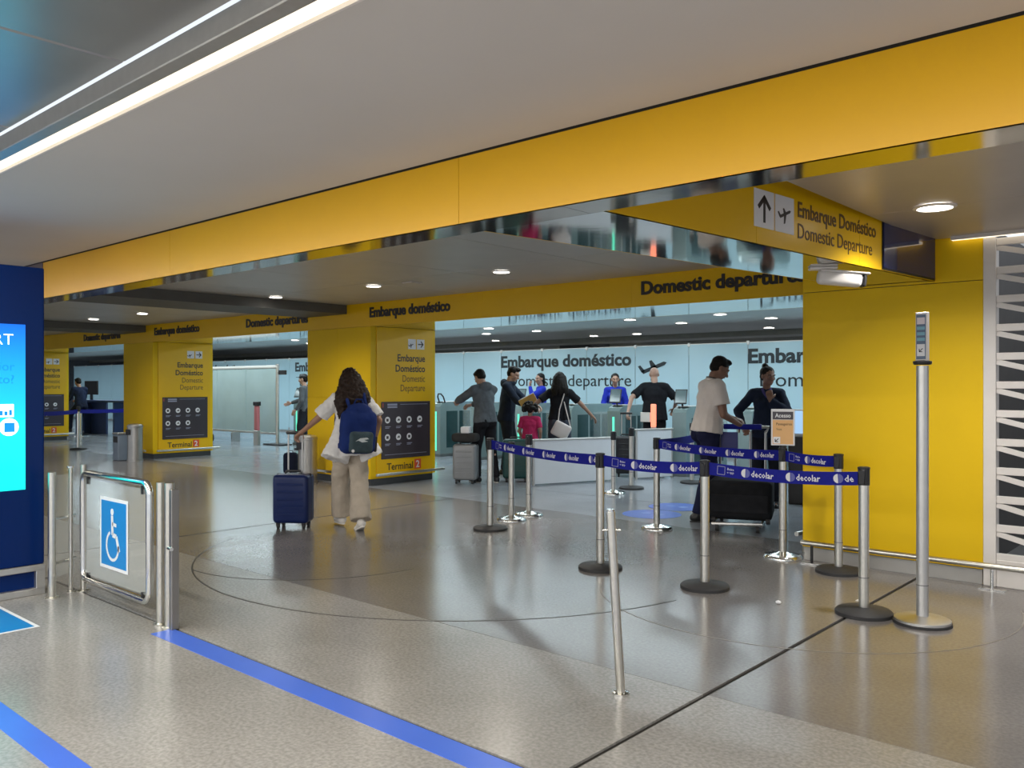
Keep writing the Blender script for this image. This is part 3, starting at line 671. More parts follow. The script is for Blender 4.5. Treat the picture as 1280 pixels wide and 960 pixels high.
def egate(x, label, screen=0, lamp='green', hoop=False, y=12.2):
    g = thing('boarding_gate', label, 'gate', (x, y, 0))
    prof = [(0, 0), (0, .98), (.05, 1.04), (.16, 1.08), (1.26, 1.08), (1.35, 1.02), (1.40, .95), (1.40, 0)]
    B().poly([(-.13, py, pz+.06) for py, pz in prof], (.26, 0, 0)).build('cabinet', GATEB, g)
    B().box((-.145, -.02, 0), (.145, 1.42, .06), .004).build('plinth', mat('gate_plinth', (.16, .18, .18), .4, .3), g)
    for sx in (-.133, .131):
        for k in range(3): B().box((sx, .18+k*.38, .18), (sx+.003, .50+k*.38, .95)).build('side_panel', GATED, g)
    if lamp == 'green': B().box((-.02, -.008, .12), (.02, .001, .94)).build('light_strip', GREENL, g)
    B().box((-.11, .10, 1.138), (.11, .55, 1.15), .004).build('top_plate', ALU, g)
    B().box((.13, .66, .30), (.52, .675, 1.0), .004).build('glass_flap', GLASSY, g)
    if screen:
        s = B().cyl((0, .12, 1.13), (0, .08, 1.24), .015).build('screen_stem', BLACKP, g)
        R_ = M.Translation((0, .06, 1.30)) @ Euler((math.radians(-28), 0, math.radians(20*screen))).to_matrix().to_4x4()
        B().box((-.10, -.012, -.13), (.10, .012, .14), .006, 1, R_).build('screen_bezel', BLACKP, s)
        B().box((-.085, -.0145, -.11), (.085, -.0125, .12), 0, 1, R_).build('screen_glass', mat('gate_screen', (.12, .17, .18), .15), s)
    if hoop: B().tube([(0, .1, 1.13), (0, .05, 1.25), (.04, .03, 1.31), (.12, .03, 1.31), (.16, .06, 1.25), (.17, .1, 1.13)], .016).build('hoop', BLACKP, g, True)
    return g
egate(-13.0, 'boarding gate next to the nearest yellow column with black hoop', hoop=True)
egate(-11.85, 'boarding gate hidden mostly behind the man in the grey sweater')
egate(-10.70, 'boarding gate with green light strip in front of the navy hooded man', 1)
egate(-9.55, 'boarding gate behind the woman with the long black hair', 0)
egate(-8.50, 'boarding gate with tilted dark screen before the staff woman in bright blue', 1)
egate(-7.20, 'boarding gate with tilted screen right of the bald man', 1, 'none')
egate(-6.05, 'boarding gate behind the man in the pale polo shirt', 0, 'none')
egate(-4.95, 'boarding gate behind the woman in dark uniform', 0, 'none')
egate(-16.9, 'boarding gate seen left of the nearest yellow column', 1)
egate(-18.05, 'boarding gate with tilted screen beside the frosted screen wall', 1)
# upright orange lamp post on the gate right of the bald man
lp = thing('lane_lamp', 'orange upright lane lamp in front of the bald man', 'lamp', (-7.60, 12.06, 0))
B().box((-.04, -.03, 0), (.04, .03, .80), .006).build('post', ALU, lp); B().box((-.04, -.03, .80), (.04, .03, 1.18), .012, 2).build('lens', PINKL, lp)
B().box((-.25, -.012, .88), (-.06, .012, 1.04), .004).build('reader_box', WHITEM, lp)
lp = thing('lane_lamp', 'pinkish upright lane lamp beside the frosted screen wall', 'lamp', (-18.80, 11.55, 0))
B().box((-.10, -.04, 0), (.10, .04, .36), .006).build('post', ALU, lp); B().box((-.08, -.04, .36), (.08, .04, .98), .02, 2).build('lens', mat('pink_lens', (.55, .18, .20), .3, 0, 0), lp)
B().box((-.11, -.05, .98), (.11, .05, 1.08), .01).build('cap', BLACKP, lp)
# frosted screen wall in the left opening
fs = thing('frosted_screen', 'tall frosted glass screen on feet in the left passage', 'screen', (-24.2, 11.9, 0))
W_ = 5.75
for k in range(4): B().box((k*W_/4+.006, -.01, .30), ((k+1)*W_/4-.006, .01, 1.90), .003).build('glass_panel', FROST2, fs)
B().cyl((-.05, 0, 1.95), (W_+.05, 0, 1.95), .045, n=14).build('top_tube', WHITEM, fs, True); B().box((-.05, -.03, .25), (W_+.05, .03, .30), .004).build('bottom_rail', ALU, fs)
for x in (-.02, W_+.02):
    o = B().cyl((x, 0, .03), (x, 0, 2.02), .045, n=16).build('post', ALU, fs, True); B().box((x-.35, -.2, 0), (x+.35, .2, .03), .008).build('foot', BLACKR, o)
for x in (1.9, 3.8): B().box((x-.03, -.12, 0), (x+.03, .12, .25), .006).build('foot', ALU, fs)
B().box((W_+.08, -.02, 1.75), (W_+.40, .02, 1.86), .01, 1, M.Translation((W_*0, 0, 0))).build('bracket_arm', BLACKP, fs)
bg = thing('black_bag', 'small black bag on the floor before the frosted screen', 'bag', (-21.0, 11.3, 0)); B().box((-.35, -.15, 0), (.35, .15, .22), .07, 3).build('body', cloth('black', (.02, .022, .025)), bg, True); B().tube([(-.15, 0, .2), (-.1, 0, .32), (.1, 0, .32), (.15, 0, .2)], .015).build('handle', BLACKP, bg, True)
# check-in kiosk beside the wall block
ks = thing('service_kiosk', 'dark self service kiosk with pale tilted screen beside the yellow wall', 'kiosk', (-4.33, 10.45, 0), math.radians(-62+90-8))
B().box((-.22, -.12, 0), (.22, .16, .90), .015, 2).build('cabinet', mat('kiosk_brown', (.06, .05, .045), .4), ks)
R_ = M.Translation((0, -.06, 1.02)) @ Euler((math.radians(-30), 0, 0)).to_matrix().to_4x4()
k_ = B().box((-.22, -.02, -.19), (.22, .02, .19), .008, 1, R_).build('screen_frame', WHITEM, ks)
B().box((-.19, -.0235, -.16), (.19, -.0205, .16), 0, 1, R_).build('screen_glass', mat('kiosk_screen', (.35, .5, .7), .2, 0, 0, 5, 0, (.35, .55, .8), .6), k_)
# bins
def bin_(x, y, label, rz=0):
    b = thing('waste_bin', label, 'bin', (x, y, 0), rz)
    B().lathe([(.15, 0), (.15, .03), (.142, .035), (.142, .66), (.15, .665), (.15, .70), (.142, .705)], 28).build('body', mat('bin_steel', (.40, .39, .37), .32, .8, .08, 5), b, True)
    B().lathe([(.135, .705), (.13, .722), (.06, .735), (.05, .728)], 28).build('lid', ALU, b, True)
    B().box((-.08, -.152, .52), (.08, -.138, .63), .004).build('opening', BLACKP, b); return b
bin_(-10.95, 7.60, 'grey steel waste bin at the column beside the blue suitcase'); bin_(-16.62, 7.52, 'grey steel waste bin at the foot of the second yellow column')
b2 = thing('litter_box', 'small bluish bin box beside the far waste bin', 'bin', (-17.0, 7.42, 0)); B().box((-.13, -.12, 0), (.13, .12, .52), .015).build('body', mat('blue_grey', (.22, .28, .36), .5), b2); B().box((-.10, -.125, .36), (.10, -.118, .48), .004).build('opening', BLACKP, b2); B().box((-.14, -.13, .52), (.14, .13, .55), .01).build('lid', ALU, b2)

# far desk in the leftmost passage
dk = thing('counter_desk', 'dark blue counter desk with monitor in the far left passage', 'desk', (-26.2, 10.9, 0), math.radians(8)); DB = mat('desk_blue', (.03, .06, .16), .5)
B().box((-1.2, -.3, .98), (2.6, .3, 1.04), .01).build('worktop', DB, dk); B().box((-1.15, .2, 0), (-.2, .26, .98)).build('front_panel', DB, dk)
for x in (-1.1, .9, 2.45): B().box((x, -.25, 0), (x+.08, .25, .98), .005).build('leg', DB, dk)
m_ = B().box((-1.05, .0, 1.20), (-.35, .05, 1.62), .012).build('monitor', BLACKP, dk); B().box((-.74, .0, 1.04), (-.66, .06, 1.22), .005).build('monitor_stand', BLACKP, m_)
so = thing('bar_stool', 'tall stool under the seated person in the far left passage', 'stool', (-25.95, 10.15, 0)); B().lathe([(.19, .72), (.2, .74), (.19, .78)], 20).build('seat', DB, so, True); B().cyl((0, 0, .03), (0, 0, .72), .03).build('column', CHROME, so, True); B().lathe([(.22, 0), (.22, .02), (.03, .04)], 24).build('base', CHROME, so, True)

# ------------------------------------------------------------------ luggage
def suitcase(x, y, w_, d, h, rz, m, label, handle=0, ribs=True, hm=ALU, cat='suitcase'):
    s = thing('suitcase', label, cat, (x, y, 0), rz); hz = .055
    B().box((-w_/2, -d/2, hz), (w_/2, d/2, h), min(.045, d*.25), 4).build('shell', m, s, True)
    if ribs:
        for k in range(5):
            zc = hz+(h-hz)*(.2+.15*k)
            for sy in (-1, 1): B().box((-w_/2+.05, sy*d/2-.004, zc-.012), (w_/2-.05, sy*d/2+.004, zc+.012), .003).build('rib', m, s)
    B().box((-.006-w_/2+.02, -.006, hz+.03), (w_/2+.003, .006, h+.002), .004).build('zip_line', BLACKP, s)
    for sx in (-1, 1):
        for sy in (-1, 1):
            q = B().box((sx*(w_/2-.055)-.02, sy*(d/2-.045)-.02, .035), (sx*(w_/2-.055)+.02, sy*(d/2-.045)+.02, .062), .005).build('caster', BLACKP, s)
            B().cyl((sx*(w_/2-.055)-.013, sy*(d/2-.045), .025), (sx*(w_/2-.055)+.013, sy*(d/2-.045), .025), .025, n=14).build('wheel', BLACKR, q, True)
    B().tube([(-.09, 0, h-.01), (-.075, 0, h+.028), (.075, 0, h+.028), (.09, 0, h-.01)], .012, 8).build('carry_handle', BLACKP, s, True)
    if handle:
        hb = B()
        for sx in (-.075, .075): hb.cyl((sx, d/2-.07, h-.01), (sx, d/2-.07, handle-.02), .009, n=10)
        hb = hb.build('telescopic_handle', hm, s, True); B().box((-.10, d/2-.088, handle-.025), (.10, d/2-.052, handle+.01), .012, 2).build('grip', BLACKP, hb, True)
    return s
NB = mat('navy_shell', (.006, .018, .095), .34, 0, .08, 8, spec=.3)
suitcase(-7.66, 5.14, .38, .26, .565, math.radians(38), NB, 'navy blue hard shell suitcase pushed by the backpack woman', 1.0)
suitcase(-9.12, 9.18, .36, .25, .60, math.radians(30), mat('grey_shell', (.25, .26, .27), .35, .2), 'grey suitcase standing beside the man in the grey sweater', 0)
suitcase(-8.70, 9.86, .40, .26, .66, math.radians(40), mat('green_shell', (.01, .06, .055), .4), 'dark green suitcase behind the man in the grey sweater', .0)
suitcase(-9.55, 11.05, .30, .24, .50, math.radians(35), mat('red_shell', (.13, .012, .02), .4), 'small dark red suitcase left of the white partition', .0)
suitcase(-7.83, 11.60, .36, .25, .66, math.radians(35), mat('black_shell', (.012, .013, .017), .4), 'black suitcase pulled by the bald man through the partition gap', 1.04)
bgk = thing('travel_bag', 'dark travel bag lying on top of the grey suitcase', 'bag', (-9.12, 9.18, .605), math.radians(30))
B().box((-.2, -.13, .026), (.2, .13, .16), .05, 3).build('body', cloth('charcoal', (.04, .04, .04)), bgk, True); B().box((-.06, -.1, .158), (.08, .06, .26), .02, 2).build('paper_pouch', WHITE, bgk, True)
bgk = thing('black_bag', 'dark bag on the floor behind the blue suitcase', 'bag', (-12.3, 8.2, 0), math.radians(40)); B().box((-.12, -.09, 0), (.12, .09, .36), .06, 3).build('body', cloth('navybag', (.012, .016, .04)), bgk, True); B().tube([(-.04, 0, .34), (-.03, 0, .39), (.03, 0, .39), (.04, 0, .34)], .008).build('handle', BLACKP, bgk, True)
# luggage trolley with black suitcase
RC = math.radians(112)
tr = thing('luggage_trolley', 'airport luggage trolley with blue grip pushed by the man in the polo', 'trolley', (-4.14, 8.24, 0), RC)
fb_ = B(); fb_.tube([(.42, -.24, .08), (-.30, -.24, .08), (-.30, .24, .08), (.42, .24, .08)], .018, 8); fb_.tube([(.42, -.24, .08), (.42, .24, .08)], .018, 8); fb_.build('base_frame', ALU, tr, True)
for yy in (-.24, -.08, .08, .24): B().tube([(.40, yy, .08), (.42, yy, .5), (.44, yy, .98)], .014, 8).build('upright', ALU, tr, True)
B().tube([(.44, -.24, .98), (.42, -.28, 1.04), (.42, .28, 1.04), (.44, .24, .98)], .016, 8).build('handle_bar', ALU, tr, True)
B().cyl((.42, -.20, 1.04), (.42, .20, 1.04), .03, n=14).build('grip', BELT, tr, True)
B().box((.40, .05, .80), (.418, .23, .98), .004).build('advert_panel', mat('advert_blue', (.02, .03, .22), .4), tr)
for xx, yy in ((-.28, -.2), (-.28, .2), (.38, -.22), (.38, .22)):
    B().cyl((xx, yy-.016, .04), (xx, yy+.016, .04), .04, n=16).build('wheel', BLACKR, tr, True)
bs = thing('suitcase', 'large black suitcase lying on the luggage trolley', 'suitcase', (-4.14, 8.24, .115), RC)
B().box((-.26, -.34, .0), (.28, .30, .40), .05, 4).build('shell', cloth('blackcase', (.014, .015, .018), .2), bs, True)
B().box((-.268, -.30, .08), (-.255, .26, .26), .004).build('front_pocket', cloth('blackcase2', (.022, .023, .027)), bs)
for sy in (-.3, .24): B().cyl((-.24, sy-.02, -.0), (-.24, sy+.02, -.0), .03, n=12).build('wheel', BLACKR, bs, True)
B().box((-.1, -.352, .12), (.12, -.34, .16), .005).build('side_handle', BLACKP, bs)

# ------------------------------------------------------------------ people
def remesh(bm_, name, m, vox, parent, ratio=.35, smooth=3, displace=0, dscale=.05):
    me = bm_.mesh(name, m); o = bpy.data.objects.new(name, me); COL.objects.link(o)
    r = o.modifiers.new('r', 'REMESH'); r.mode = 'VOXEL'; r.voxel_size = vox
    if smooth: s = o.modifiers.new('s', 'SMOOTH'); s.iterations = smooth; s.factor = .5
    if displace:
        t = bpy.data.textures.new('folds', 'CLOUDS'); t.noise_scale = dscale
        d = o.modifiers.new('d', 'DISPLACE'); d.texture = t; d.strength = displace; d.mid_level = .5
    if ratio < 1: dc = o.modifiers.new('d2', 'DECIMATE'); dc.ratio = ratio
    dg = bpy.context.evaluated_depsgraph_get(); dg.update()
    m2 = bpy.data.meshes.new_from_object(o.evaluated_get(dg)); bpy.data.objects.remove(o); bpy.data.meshes.remove(me)
    for p in m2.polygons: p.use_smooth = True
    m2.materials.clear(); m2.materials.append(m); m2.name = name
    return link(name, m2, parent)
def ik(a, c, l1, l2, hint):
    a, c = V(a), V(c); d = c-a; L = min(d.length, (l1+l2)*.995); d.normalize(); c = a+d*L
    k = (l1*l1-l2*l2+L*L)/(2*L); h = math.sqrt(max(0, l1*l1-k*k)); hint = V(hint); hint = (hint-d*hint.dot(d)).normalized()
    return a+d*k+hint*h, c
def person(label, loc, face, height, pose, look, vox=.009, group=None):
    """local frame: +Y is where the person faces, +X the right hand side, 1.70 m tall before scaling"""
    p = thing('person', label, 'person', (*loc, 0), math.radians(face-90), group); k = height/1.70; p.scale = (k, k, k)
    lean = math.radians(pose.get('lean', 0)); tw = math.radians(pose.get('twist', 0)); side = math.radians(pose.get('side', 0))
    seat = pose.get('drop', 0); px, py = pose.get('shift', (0, 0))
    P0 = V((px, py, .93-seat)); RU = Euler((-lean, side, tw)).to_matrix()
    U = lambda x, y, z: P0 + RU @ (V((x, y, z-.93)))
    fem = look.get('fem', False); sw = .155 if fem else .178; hw = .085; fat = look.get('fat', 1.0)
    sk = look['skin']
    # skeleton points
    N0, N1 = U(0, -.005, 1.40), U(0, .012, 1.50)
    sh = {s: U(s*sw, -.005, 1.375) for s in (-1, 1)}; hip = {s: P0+V((s*hw, 0, -.03)) for s in (-1, 1)}
    el, wr, kn, an = {}, {}, {}, {}
    for s in (-1, 1):
        t = pose['hand'][s]; hint = pose.get('elbow', {}).get(s, (s*.5, -1, -.3))
        el[s], wr[s] = ik(sh[s], t, .285, .255, hint)
        f = pose['foot'][s]; kn[s], an[s] = ik(hip[s], (f[0], f[1], .085+f[2]), .42, .405, pose.get('knee', {}).get(s, (s*.15, 1, 0)))
    def torso(b, g=0, z0=.0, flare=0):
        b.ball(U(0, 0, 1.255), ((.150 if fem else .170)*fat+g, (.100*fat)+g, .175+g), RU)
        b.ball(U(0, .0, 1.08), ((.125 if fem else .145)*fat+g, (.092*fat)+g, .17+g), RU)
        b.rod(U(-sw+.03, -.005, 1.375), U(sw-.03, -.005, 1.375), .058+g); b.rod(U(0, -.01, 1.36), N0, .075+g*.6, .058+g*.3)
        if fem:
            for s in (-1, 1): b.ball(U(s*.07, .085, 1.255), .062+g*.6)
        b.rod(U(0, 0, 1.2), U(0, 0, 1.0), .11+g, .11+g)
    def pelvis(b, g=0):
        b.ball(P0+V((0, -.01, .0)), (.155+g, .108+g, .115+g))
        for s in (-1, 1): b.ball(P0+V((s*.075, -.045, -.045)), (.085+g, .085+g, .09+g))
    def hand(b, s):
        w0 = wr[s]; fd = pose.get('fdir', {}).get(s); fd = V(fd).normalized() if fd else (w0-el[s]).normalized()
        pn = V(pose.get('palm', {}).get(s, (-s, 0, -.1))); pn = (pn-fd*pn.dot(fd)).normalized(); th = pn.cross(fd)*(-s)
        if pose.get('thumb', {}).get(s): th = -th
        c = pose.get('curl', {}).get(s, .35); b.rod(w0-fd*.01, w0+fd*.02, .024, .026)
        for i, (o, l) in enumerate(((-.032, .066), (-.011, .078), (.011, .083), (.031, .074))):
            base = w0+fd*(.085-.004*abs(i-2))+th*o; b.rod(w0+fd*.02+th*o*.55, base, .0165, .0135)
            q = base
            for seg, (fl, ang) in enumerate(((.45, .6), (.32, 1.5), (.23, 2.3))):
                a = c*ang; nq = q+(fd*math.cos(a)+pn*math.sin(a))*l*fl*1.05; b.rod(q, nq, .0105-.001*seg, .0098-.001*seg); q = nq
        t0 = w0+fd*.025+th*.026; t1 = t0+(fd*.55+th*.7+pn*.35).normalized()*.042; t2 = t1+(fd*(.9-c*.5)+th*.15+pn*(.25+c*.6)).normalized()*.036
        b.rod(t0, t1, .0155, .0125); b.rod(t1, t2, .012, .0095)
    b = B(); torso(b); pelvis(b); b.rod(N0, N1, .055 if not fem else .048)
    for s in (-1, 1):
        b.rod(U(s*(sw-.06), -.005, 1.37), sh[s], .055, .052 if fem else .058); b.rod(sh[s], el[s], .047 if fem else .054, .037 if fem else .041); b.rod(el[s], wr[s], .037 if fem else .041, .0245)
        hand(b, s)
        b.rod(hip[s], kn[s], .085, .056); b.rod(kn[s], an[s], .054, .036); b.ball(kn[s]+(an[s]-kn[s])*.28+V((0, -.018, 0)), (.05, .05, .11))
        f = pose['foot'][s]; yaw = f[3] if len(f) > 3 else 0; pit = f[4] if len(f) > 4 else 0
        fv = V((math.sin(yaw), math.cos(yaw)*math.cos(pit), -math.sin(pit))); b.rod(an[s]+V((0, 0, -.045))-fv*.045, an[s]+V((0, 0, -.055))+fv*.14, .036, .028)
    # head
    hy, hp, hr_ = [math.radians(a) for a in pose.get('head', (0, 0, 0))]
    RH = RU @ Euler((-hp, hr_, hy)).to_matrix(); HC = N1 + RH @ V((0, .012, .088))
    Hd = lambda x, y, z: HC + RH @ V((x, y, z))
    b.ball(Hd(0, -.012, .028), (.074, .092, .085), RH, 3); b.ball(Hd(0, .02, -.02), (.062, .072, .085), RH); b.ball(Hd(0, .05, -.075), (.036, .034, .034), RH)
    b.rod(Hd(0, .088, .0), Hd(0, .108, -.03), .010, .015); b.ball(Hd(0, .101, -.033), (.018, .012, .010), RH)
    for s in (-1, 1):
        b.ball(Hd(s*.075, -.005, -.005), (.010, .020, .032), RH); b.ball(Hd(s*.036, .066, -.02), (.024, .02, .022), RH); b.rod(Hd(s*.012, .086, .022), Hd(s*.05, .072, .024), .009)
    b.rod(Hd(0, -.01, -.05), N1, .052, .05); b.ball(Hd(0, .082, -.058), (.026, .012, .011), RH)
    remesh(b, 'body', sk, vox*.85, p, .5, 2)
    if not look.get('noface'):
        for s in (-1, 1):
            e = B().ball(Hd(s*.032, .080, .003), (.011, .006, .006), RH).build('eye', EYE, p, True); B().ball(Hd(s*.032, .0875, .003), (.006, .003, .006), RH, 1).build('iris', IRIS, e)
            B().rod(Hd(s*.018, .089, .026), Hd(s*.048, .078, .028), .0042).build('eyebrow', look['hairm'], p, True)
        B().ball(Hd(0, .092, -.058), (.022, .006, .0065), RH).build('mouth', LIP, p, True)
    # clothes
    if look.get('top'):
        b = B(); g = .016*look.get('loose', 1); torso(b, g)
        hem = look.get('hem', .86); fl = look.get('flare', 0)
        for dx in (-.06, -.02, .02, .06): b.rod(U(dx*.9, 0, 1.15), U(dx*1.1, -.005, hem), (.082*fat)+g, (.110*fat)+g+fl, True, False)
        if fl:
            for s in (-1, 1): b.cyl(U(s*.05, .0, 1.08), U(s*(.12+fl), -.05, hem-.04), .10, .09+fl*.8, 14)
        sl = look.get('sleeve', 'short')
        for s in (-1, 1):
            b.rod(U(s*(sw-.06), -.005, 1.37), sh[s], .062+g*.5, .064+g*.4)
            if sl == 'short':
                e = sh[s]+(el[s]-sh[s])*look.get('sl_len', .72); pf = look.get('puff', 0); b.rod(sh[s], e, .060+g*.4, .058+g*.5+pf, True, False)
            else: b.rod(sh[s], el[s], .060+g*.3, .050+g*.5); b.rod(el[s], el[s]+(wr[s]-el[s])*.96, .050+g*.5, .033+g*.4, True, False)
        if look.get('hood'):
            b.ball(U(0, -.085, 1.42), (.11, .06, .075), RU); b.tube([U(.09*math.cos(a), -.01+.085*math.sin(a), 1.435) for a in [2*PI*q/12 for q in range(12)]], .032, 8, True)
        remesh(b, look.get('topname', 'shirt'), look['top'], vox*1.05, p, .45, 4, look.get('fold', .012), .07)
        if look.get('collar'): B().tube([U(.068*math.cos(a), .004+.066*math.sin(a), 1.440-.012*math.sin(a)) for a in [2*PI*q/16 for q in range(16)]], .014, 8, True).build('collar', look['collar'], p, True)
    if look.get('pants'):
        b = B(); g = .014; pelvis(b, g); [b.cyl(P0+V((dx, -.005, .10)), P0+V((dx*1.2, -.01, -.02)), .088+g*.5, .10+g*.5, 16) for dx in (-.055, 0, .055)]; wl = look.get('wide', 0)
        for s in (-1, 1):
            b.rod(hip[s], kn[s], .094+g*.6, .064+g+wl*.4); e = kn[s]+(an[s]-kn[s])*look.get('pl', 1.02)
            b.rod(kn[s], e, .064+g+wl*.4, .052+g*.6+wl, True, False)
        remesh(b, 'trousers', look['pants'], vox*1.15, p, .45, 4, look.get('fold', .012), .09)
    for s in (-1, 1):
        f = pose['foot'][s]; yaw = f[3] if len(f) > 3 else 0; pit = f[4] if len(f) > 4 else 0
        RF = Euler((-pit, 0, -yaw)).to_matrix(); A = an[s]+V((0, 0, -.04)); F = lambda x, y, z: A + RF @ V((x, y, z))
        b = B(); b.ball(F(0, -.03, -.005), (.045, .06, .05), RF); b.rod(F(0, -.01, 0), F(0, .11, -.015), .044, .036); b.ball(F(0, .13, -.018), (.044, .06, .028), RF); b.rod(an[s], F(0, -.02, 0), .044, .046, False)
        so_ = remesh(b, 'shoe', look['shoe'], .010, p, .5, 2)
        b = B(); b.bm and None
        pts = [(.040*math.sin(a) * (1.1 if math.cos(a) > 0 else .9), .05+.135*math.cos(a)) for a in [2*PI*q/16 for q in range(16)]]
        b.poly([F(x, y, -.052) for x, y in pts], RF @ V((0, 0, .014))); b.build('sole', look.get('sole', BLACKR), so_)
    # hair
    hm = look.get('hairm'); hs = look.get('hair', 'short')
    if hs != 'none':
        b = B(); b.ball(Hd(0, -.024, .045), (.083, .094, .080), RH, 3); b.ball(Hd(0, -.05, .0), (.076, .062, .075), RH)
        if hs == 'short':
            b.ball(Hd(0, .035, .098), (.062, .048, .030), RH)
        elif hs == 'bun':
            b.ball(Hd(0, -.075, .115), .042)
        elif hs == 'long':
            W2 = look.get('hw', 1.15); k2 = .85+.3*(W2-.8)
            for q in range(13):
                a = math.radians(-112+q*18.7); x0, y0 = math.sin(a)*.072, -.035-math.cos(a)*.058
                L = look.get('hl', .34)*(1-.10*abs(math.sin(q*2.1))); pts = [Hd(x0, y0, .03), Hd(x0*1.25*k2, y0*1.25-.01, -.06), Hd(x0*1.4*W2+.014*math.sin(q), y0*1.1-.035, -.06-L*.5), Hd(x0*1.4*W2-.018*math.sin(q*3), y0*.9-.055, -.06-L)]
                for r0, r1, A, Bq in ((.036, .040*k2, pts[0], pts[1]), (.040*k2, .042*k2, pts[1], pts[2]), (.042*k2, .012, pts[2], pts[3])): b.rod(A, Bq, r0, r1)
        elif hs == 'curly':
            for q in range(40):
                u1, u2 = random.random(), random.random(); a = u1*2*PI; zz = -.35+1.3*u2; zz = min(1, zz); rr = math.sqrt(max(0, 1-zz*zz)); v = V((rr*math.cos(a), rr*math.sin(a), zz))
                if v.y > .45 and v.z < .5: continue
                b.ball(Hd(v.x*.15, -.04+v.y*.14, .03+v.z*.14), .058, None, 1)
        elif hs == 'tail':
            b.rod(Hd(0, -.09, .03), Hd(.02, -.12, -.10), .038, .034); b.rod(Hd(.02, -.12, -.10), Hd(.06, -.10, -.26), .034, .014)
        o = remesh(b, 'hair', hm, .009, p, .5, 2, look.get('hfold', .012), .025)
        if hs == 'long':
            pass
    p['_h'] = 0; del p['_h']
    pts_ = dict(U=U, Hd=Hd, RU=RU, RH=RH, wr=wr, el=el, sh=sh)
    return p, pts_
def foot2(dx=.1, y=.02, yaw=.12): return {-1: (-dx, y, 0, -yaw), 1: (dx, -y, 0, yaw)}
BK = mat('shoe_black', (.015, .015, .017), .4); WS = mat('shoe_white', (.72, .70, .67), .5)

# --- backpack woman
pw, q = person('woman with long dark hair, white blouse, beige trousers and blue backpack', (-7.14, 5.50), 160, 1.67,
    dict(hand={-1: (-.47, .36, .99), 1: (.27, .06, .92)}, elbow={-1: (-.4, -.5, -1), 1: (.6, -1, 0)}, foot={-1: (-.035, .26, .0, -.05), 1: (.035, -.20, .03, .05, .35)}, shift=(0, .03), lean=3,
         head=(12, 2, 0), curl={-1: 1.0}, palm={-1: (.2, -.2, -1), 1: (-1, 0, 0)}),
    dict(skin=SK_M, fem=True, hairm=HAIRBR, hair='long', hl=.36, hw=1.75, hfold=.035, top=cloth('white', (.80, .79, .78), .04), topname='blouse', sleeve='short', sl_len=.84, puff=.022, hem=.78, flare=.075, loose=1.4, fold=.03,
         pants=cloth('beige', (.46, .40, .33), .06), wide=.05, pl=1.0, shoe=WS, sole=WS), vox=.008)
bp = thing('backpack', 'navy blue backpack with grey pocket worn by the woman', 'backpack', pw.location, pw.rotation_euler.z); UU = q['U']; kk = 1.67/1.70
NVY = cloth('navy_pack', (.012, .03, .15), .12, 10)
MB = M.Translation(V((0.0, -.20, 1.04))) @ Euler((math.radians(3), math.radians(3), 0)).to_matrix().to_4x4()
def soft(bm_, name, m, par):
    o = bm_.build(name, m, par, True); return o
b = B(); b.box((-.185, -.10, -.245), (.185, .085, .20), .075, 4, MB); b.ball(MB @ V((0, 0, .17)), (.15, .085, .11)); b.ball(MB @ V((0, -.04, -.10)), (.18, .10, .14))
remesh(b, 'main_bag', NVY, .009, bp, .5, 5, .012, .06)
b = B(); b.box((-.125, -.165, -.225), (.125, -.10, -.005), .035, 3, MB); fp = remesh(b, 'front_pocket', cloth('slate_pocket', (.055, .085, .10), .25, 9), .008, bp, .5, 3, .006, .04)
flat([[(-.07, .0), (-.02, .03), (.05, .035), (.07, .02), (.02, .012), (.06, -.005), (.0, -.012), (-.04, .008)]], MB @ V((0, -.166, -.10)), (1, 0, 0), UZ, mat('pale_print', (.6, .66, .68), .5), fp, 'pale_logo', .004)
flat([circ(0, 0, .016, 10)], MB @ V((-.09, -.168, -.2)), (1, 0, 0), UZ, WHITE, fp, 'badge', .003)
for s in (-1, 1):
    B().tube([MB @ V((s*.09, .03, .22)), V((s*.10+.01, -.05, 1.415)), V((s*.105, .06, 1.40)), V((s*.115, .135, 1.28)), V((s*.14, .10, 1.10)), V((s*.17, -.05, .95)), MB @ V((s*.16, .05, -.20))], .018, 8).build('shoulder_strap', NVY, bp, True)
B().tube([MB @ V((-.05, .02, .26)), MB @ V((-.03, .02, .31)), MB @ V((.03, .02, .31)), MB @ V((.05, .02, .26))], .009, 8).build('grab_handle', NVY, bp, True)
B().box((.17, -.06, -.22), (.20, .06, -.06), .012, 2, MB).build('side_pocket', BLACKP, bp, True)
# --- man in grey sweater
person('man in grey sweater and black trousers leaning towards the gate', (-9.02, 9.50), 170, 1.76,
    dict(hand={-1: (-.16, .50, 1.20), 1: (.10, .48, 1.14)}, elbow={-1: (-1, -.3, -.5), 1: (1, -.4, -.6)}, foot={-1: (-.10, .06, 0, -.1), 1: (.11, -.12, 0, .2)}, lean=6, head=(-4, 32, 0), curl={-1: .8, 1: .8}, palm={-1: (.5, 0, -1), 1: (-.5, 0, -1)}),
    dict(skin=SK_L, hairm=HAIRB, hair='short', top=cloth('grey', (.11, .125, .14), .15), topname='sweater', sleeve='long', hem=.88, loose=1.5, hood=True, pants=cloth('blackpants', (.012, .012, .015)), shoe=BK, sole=WS))
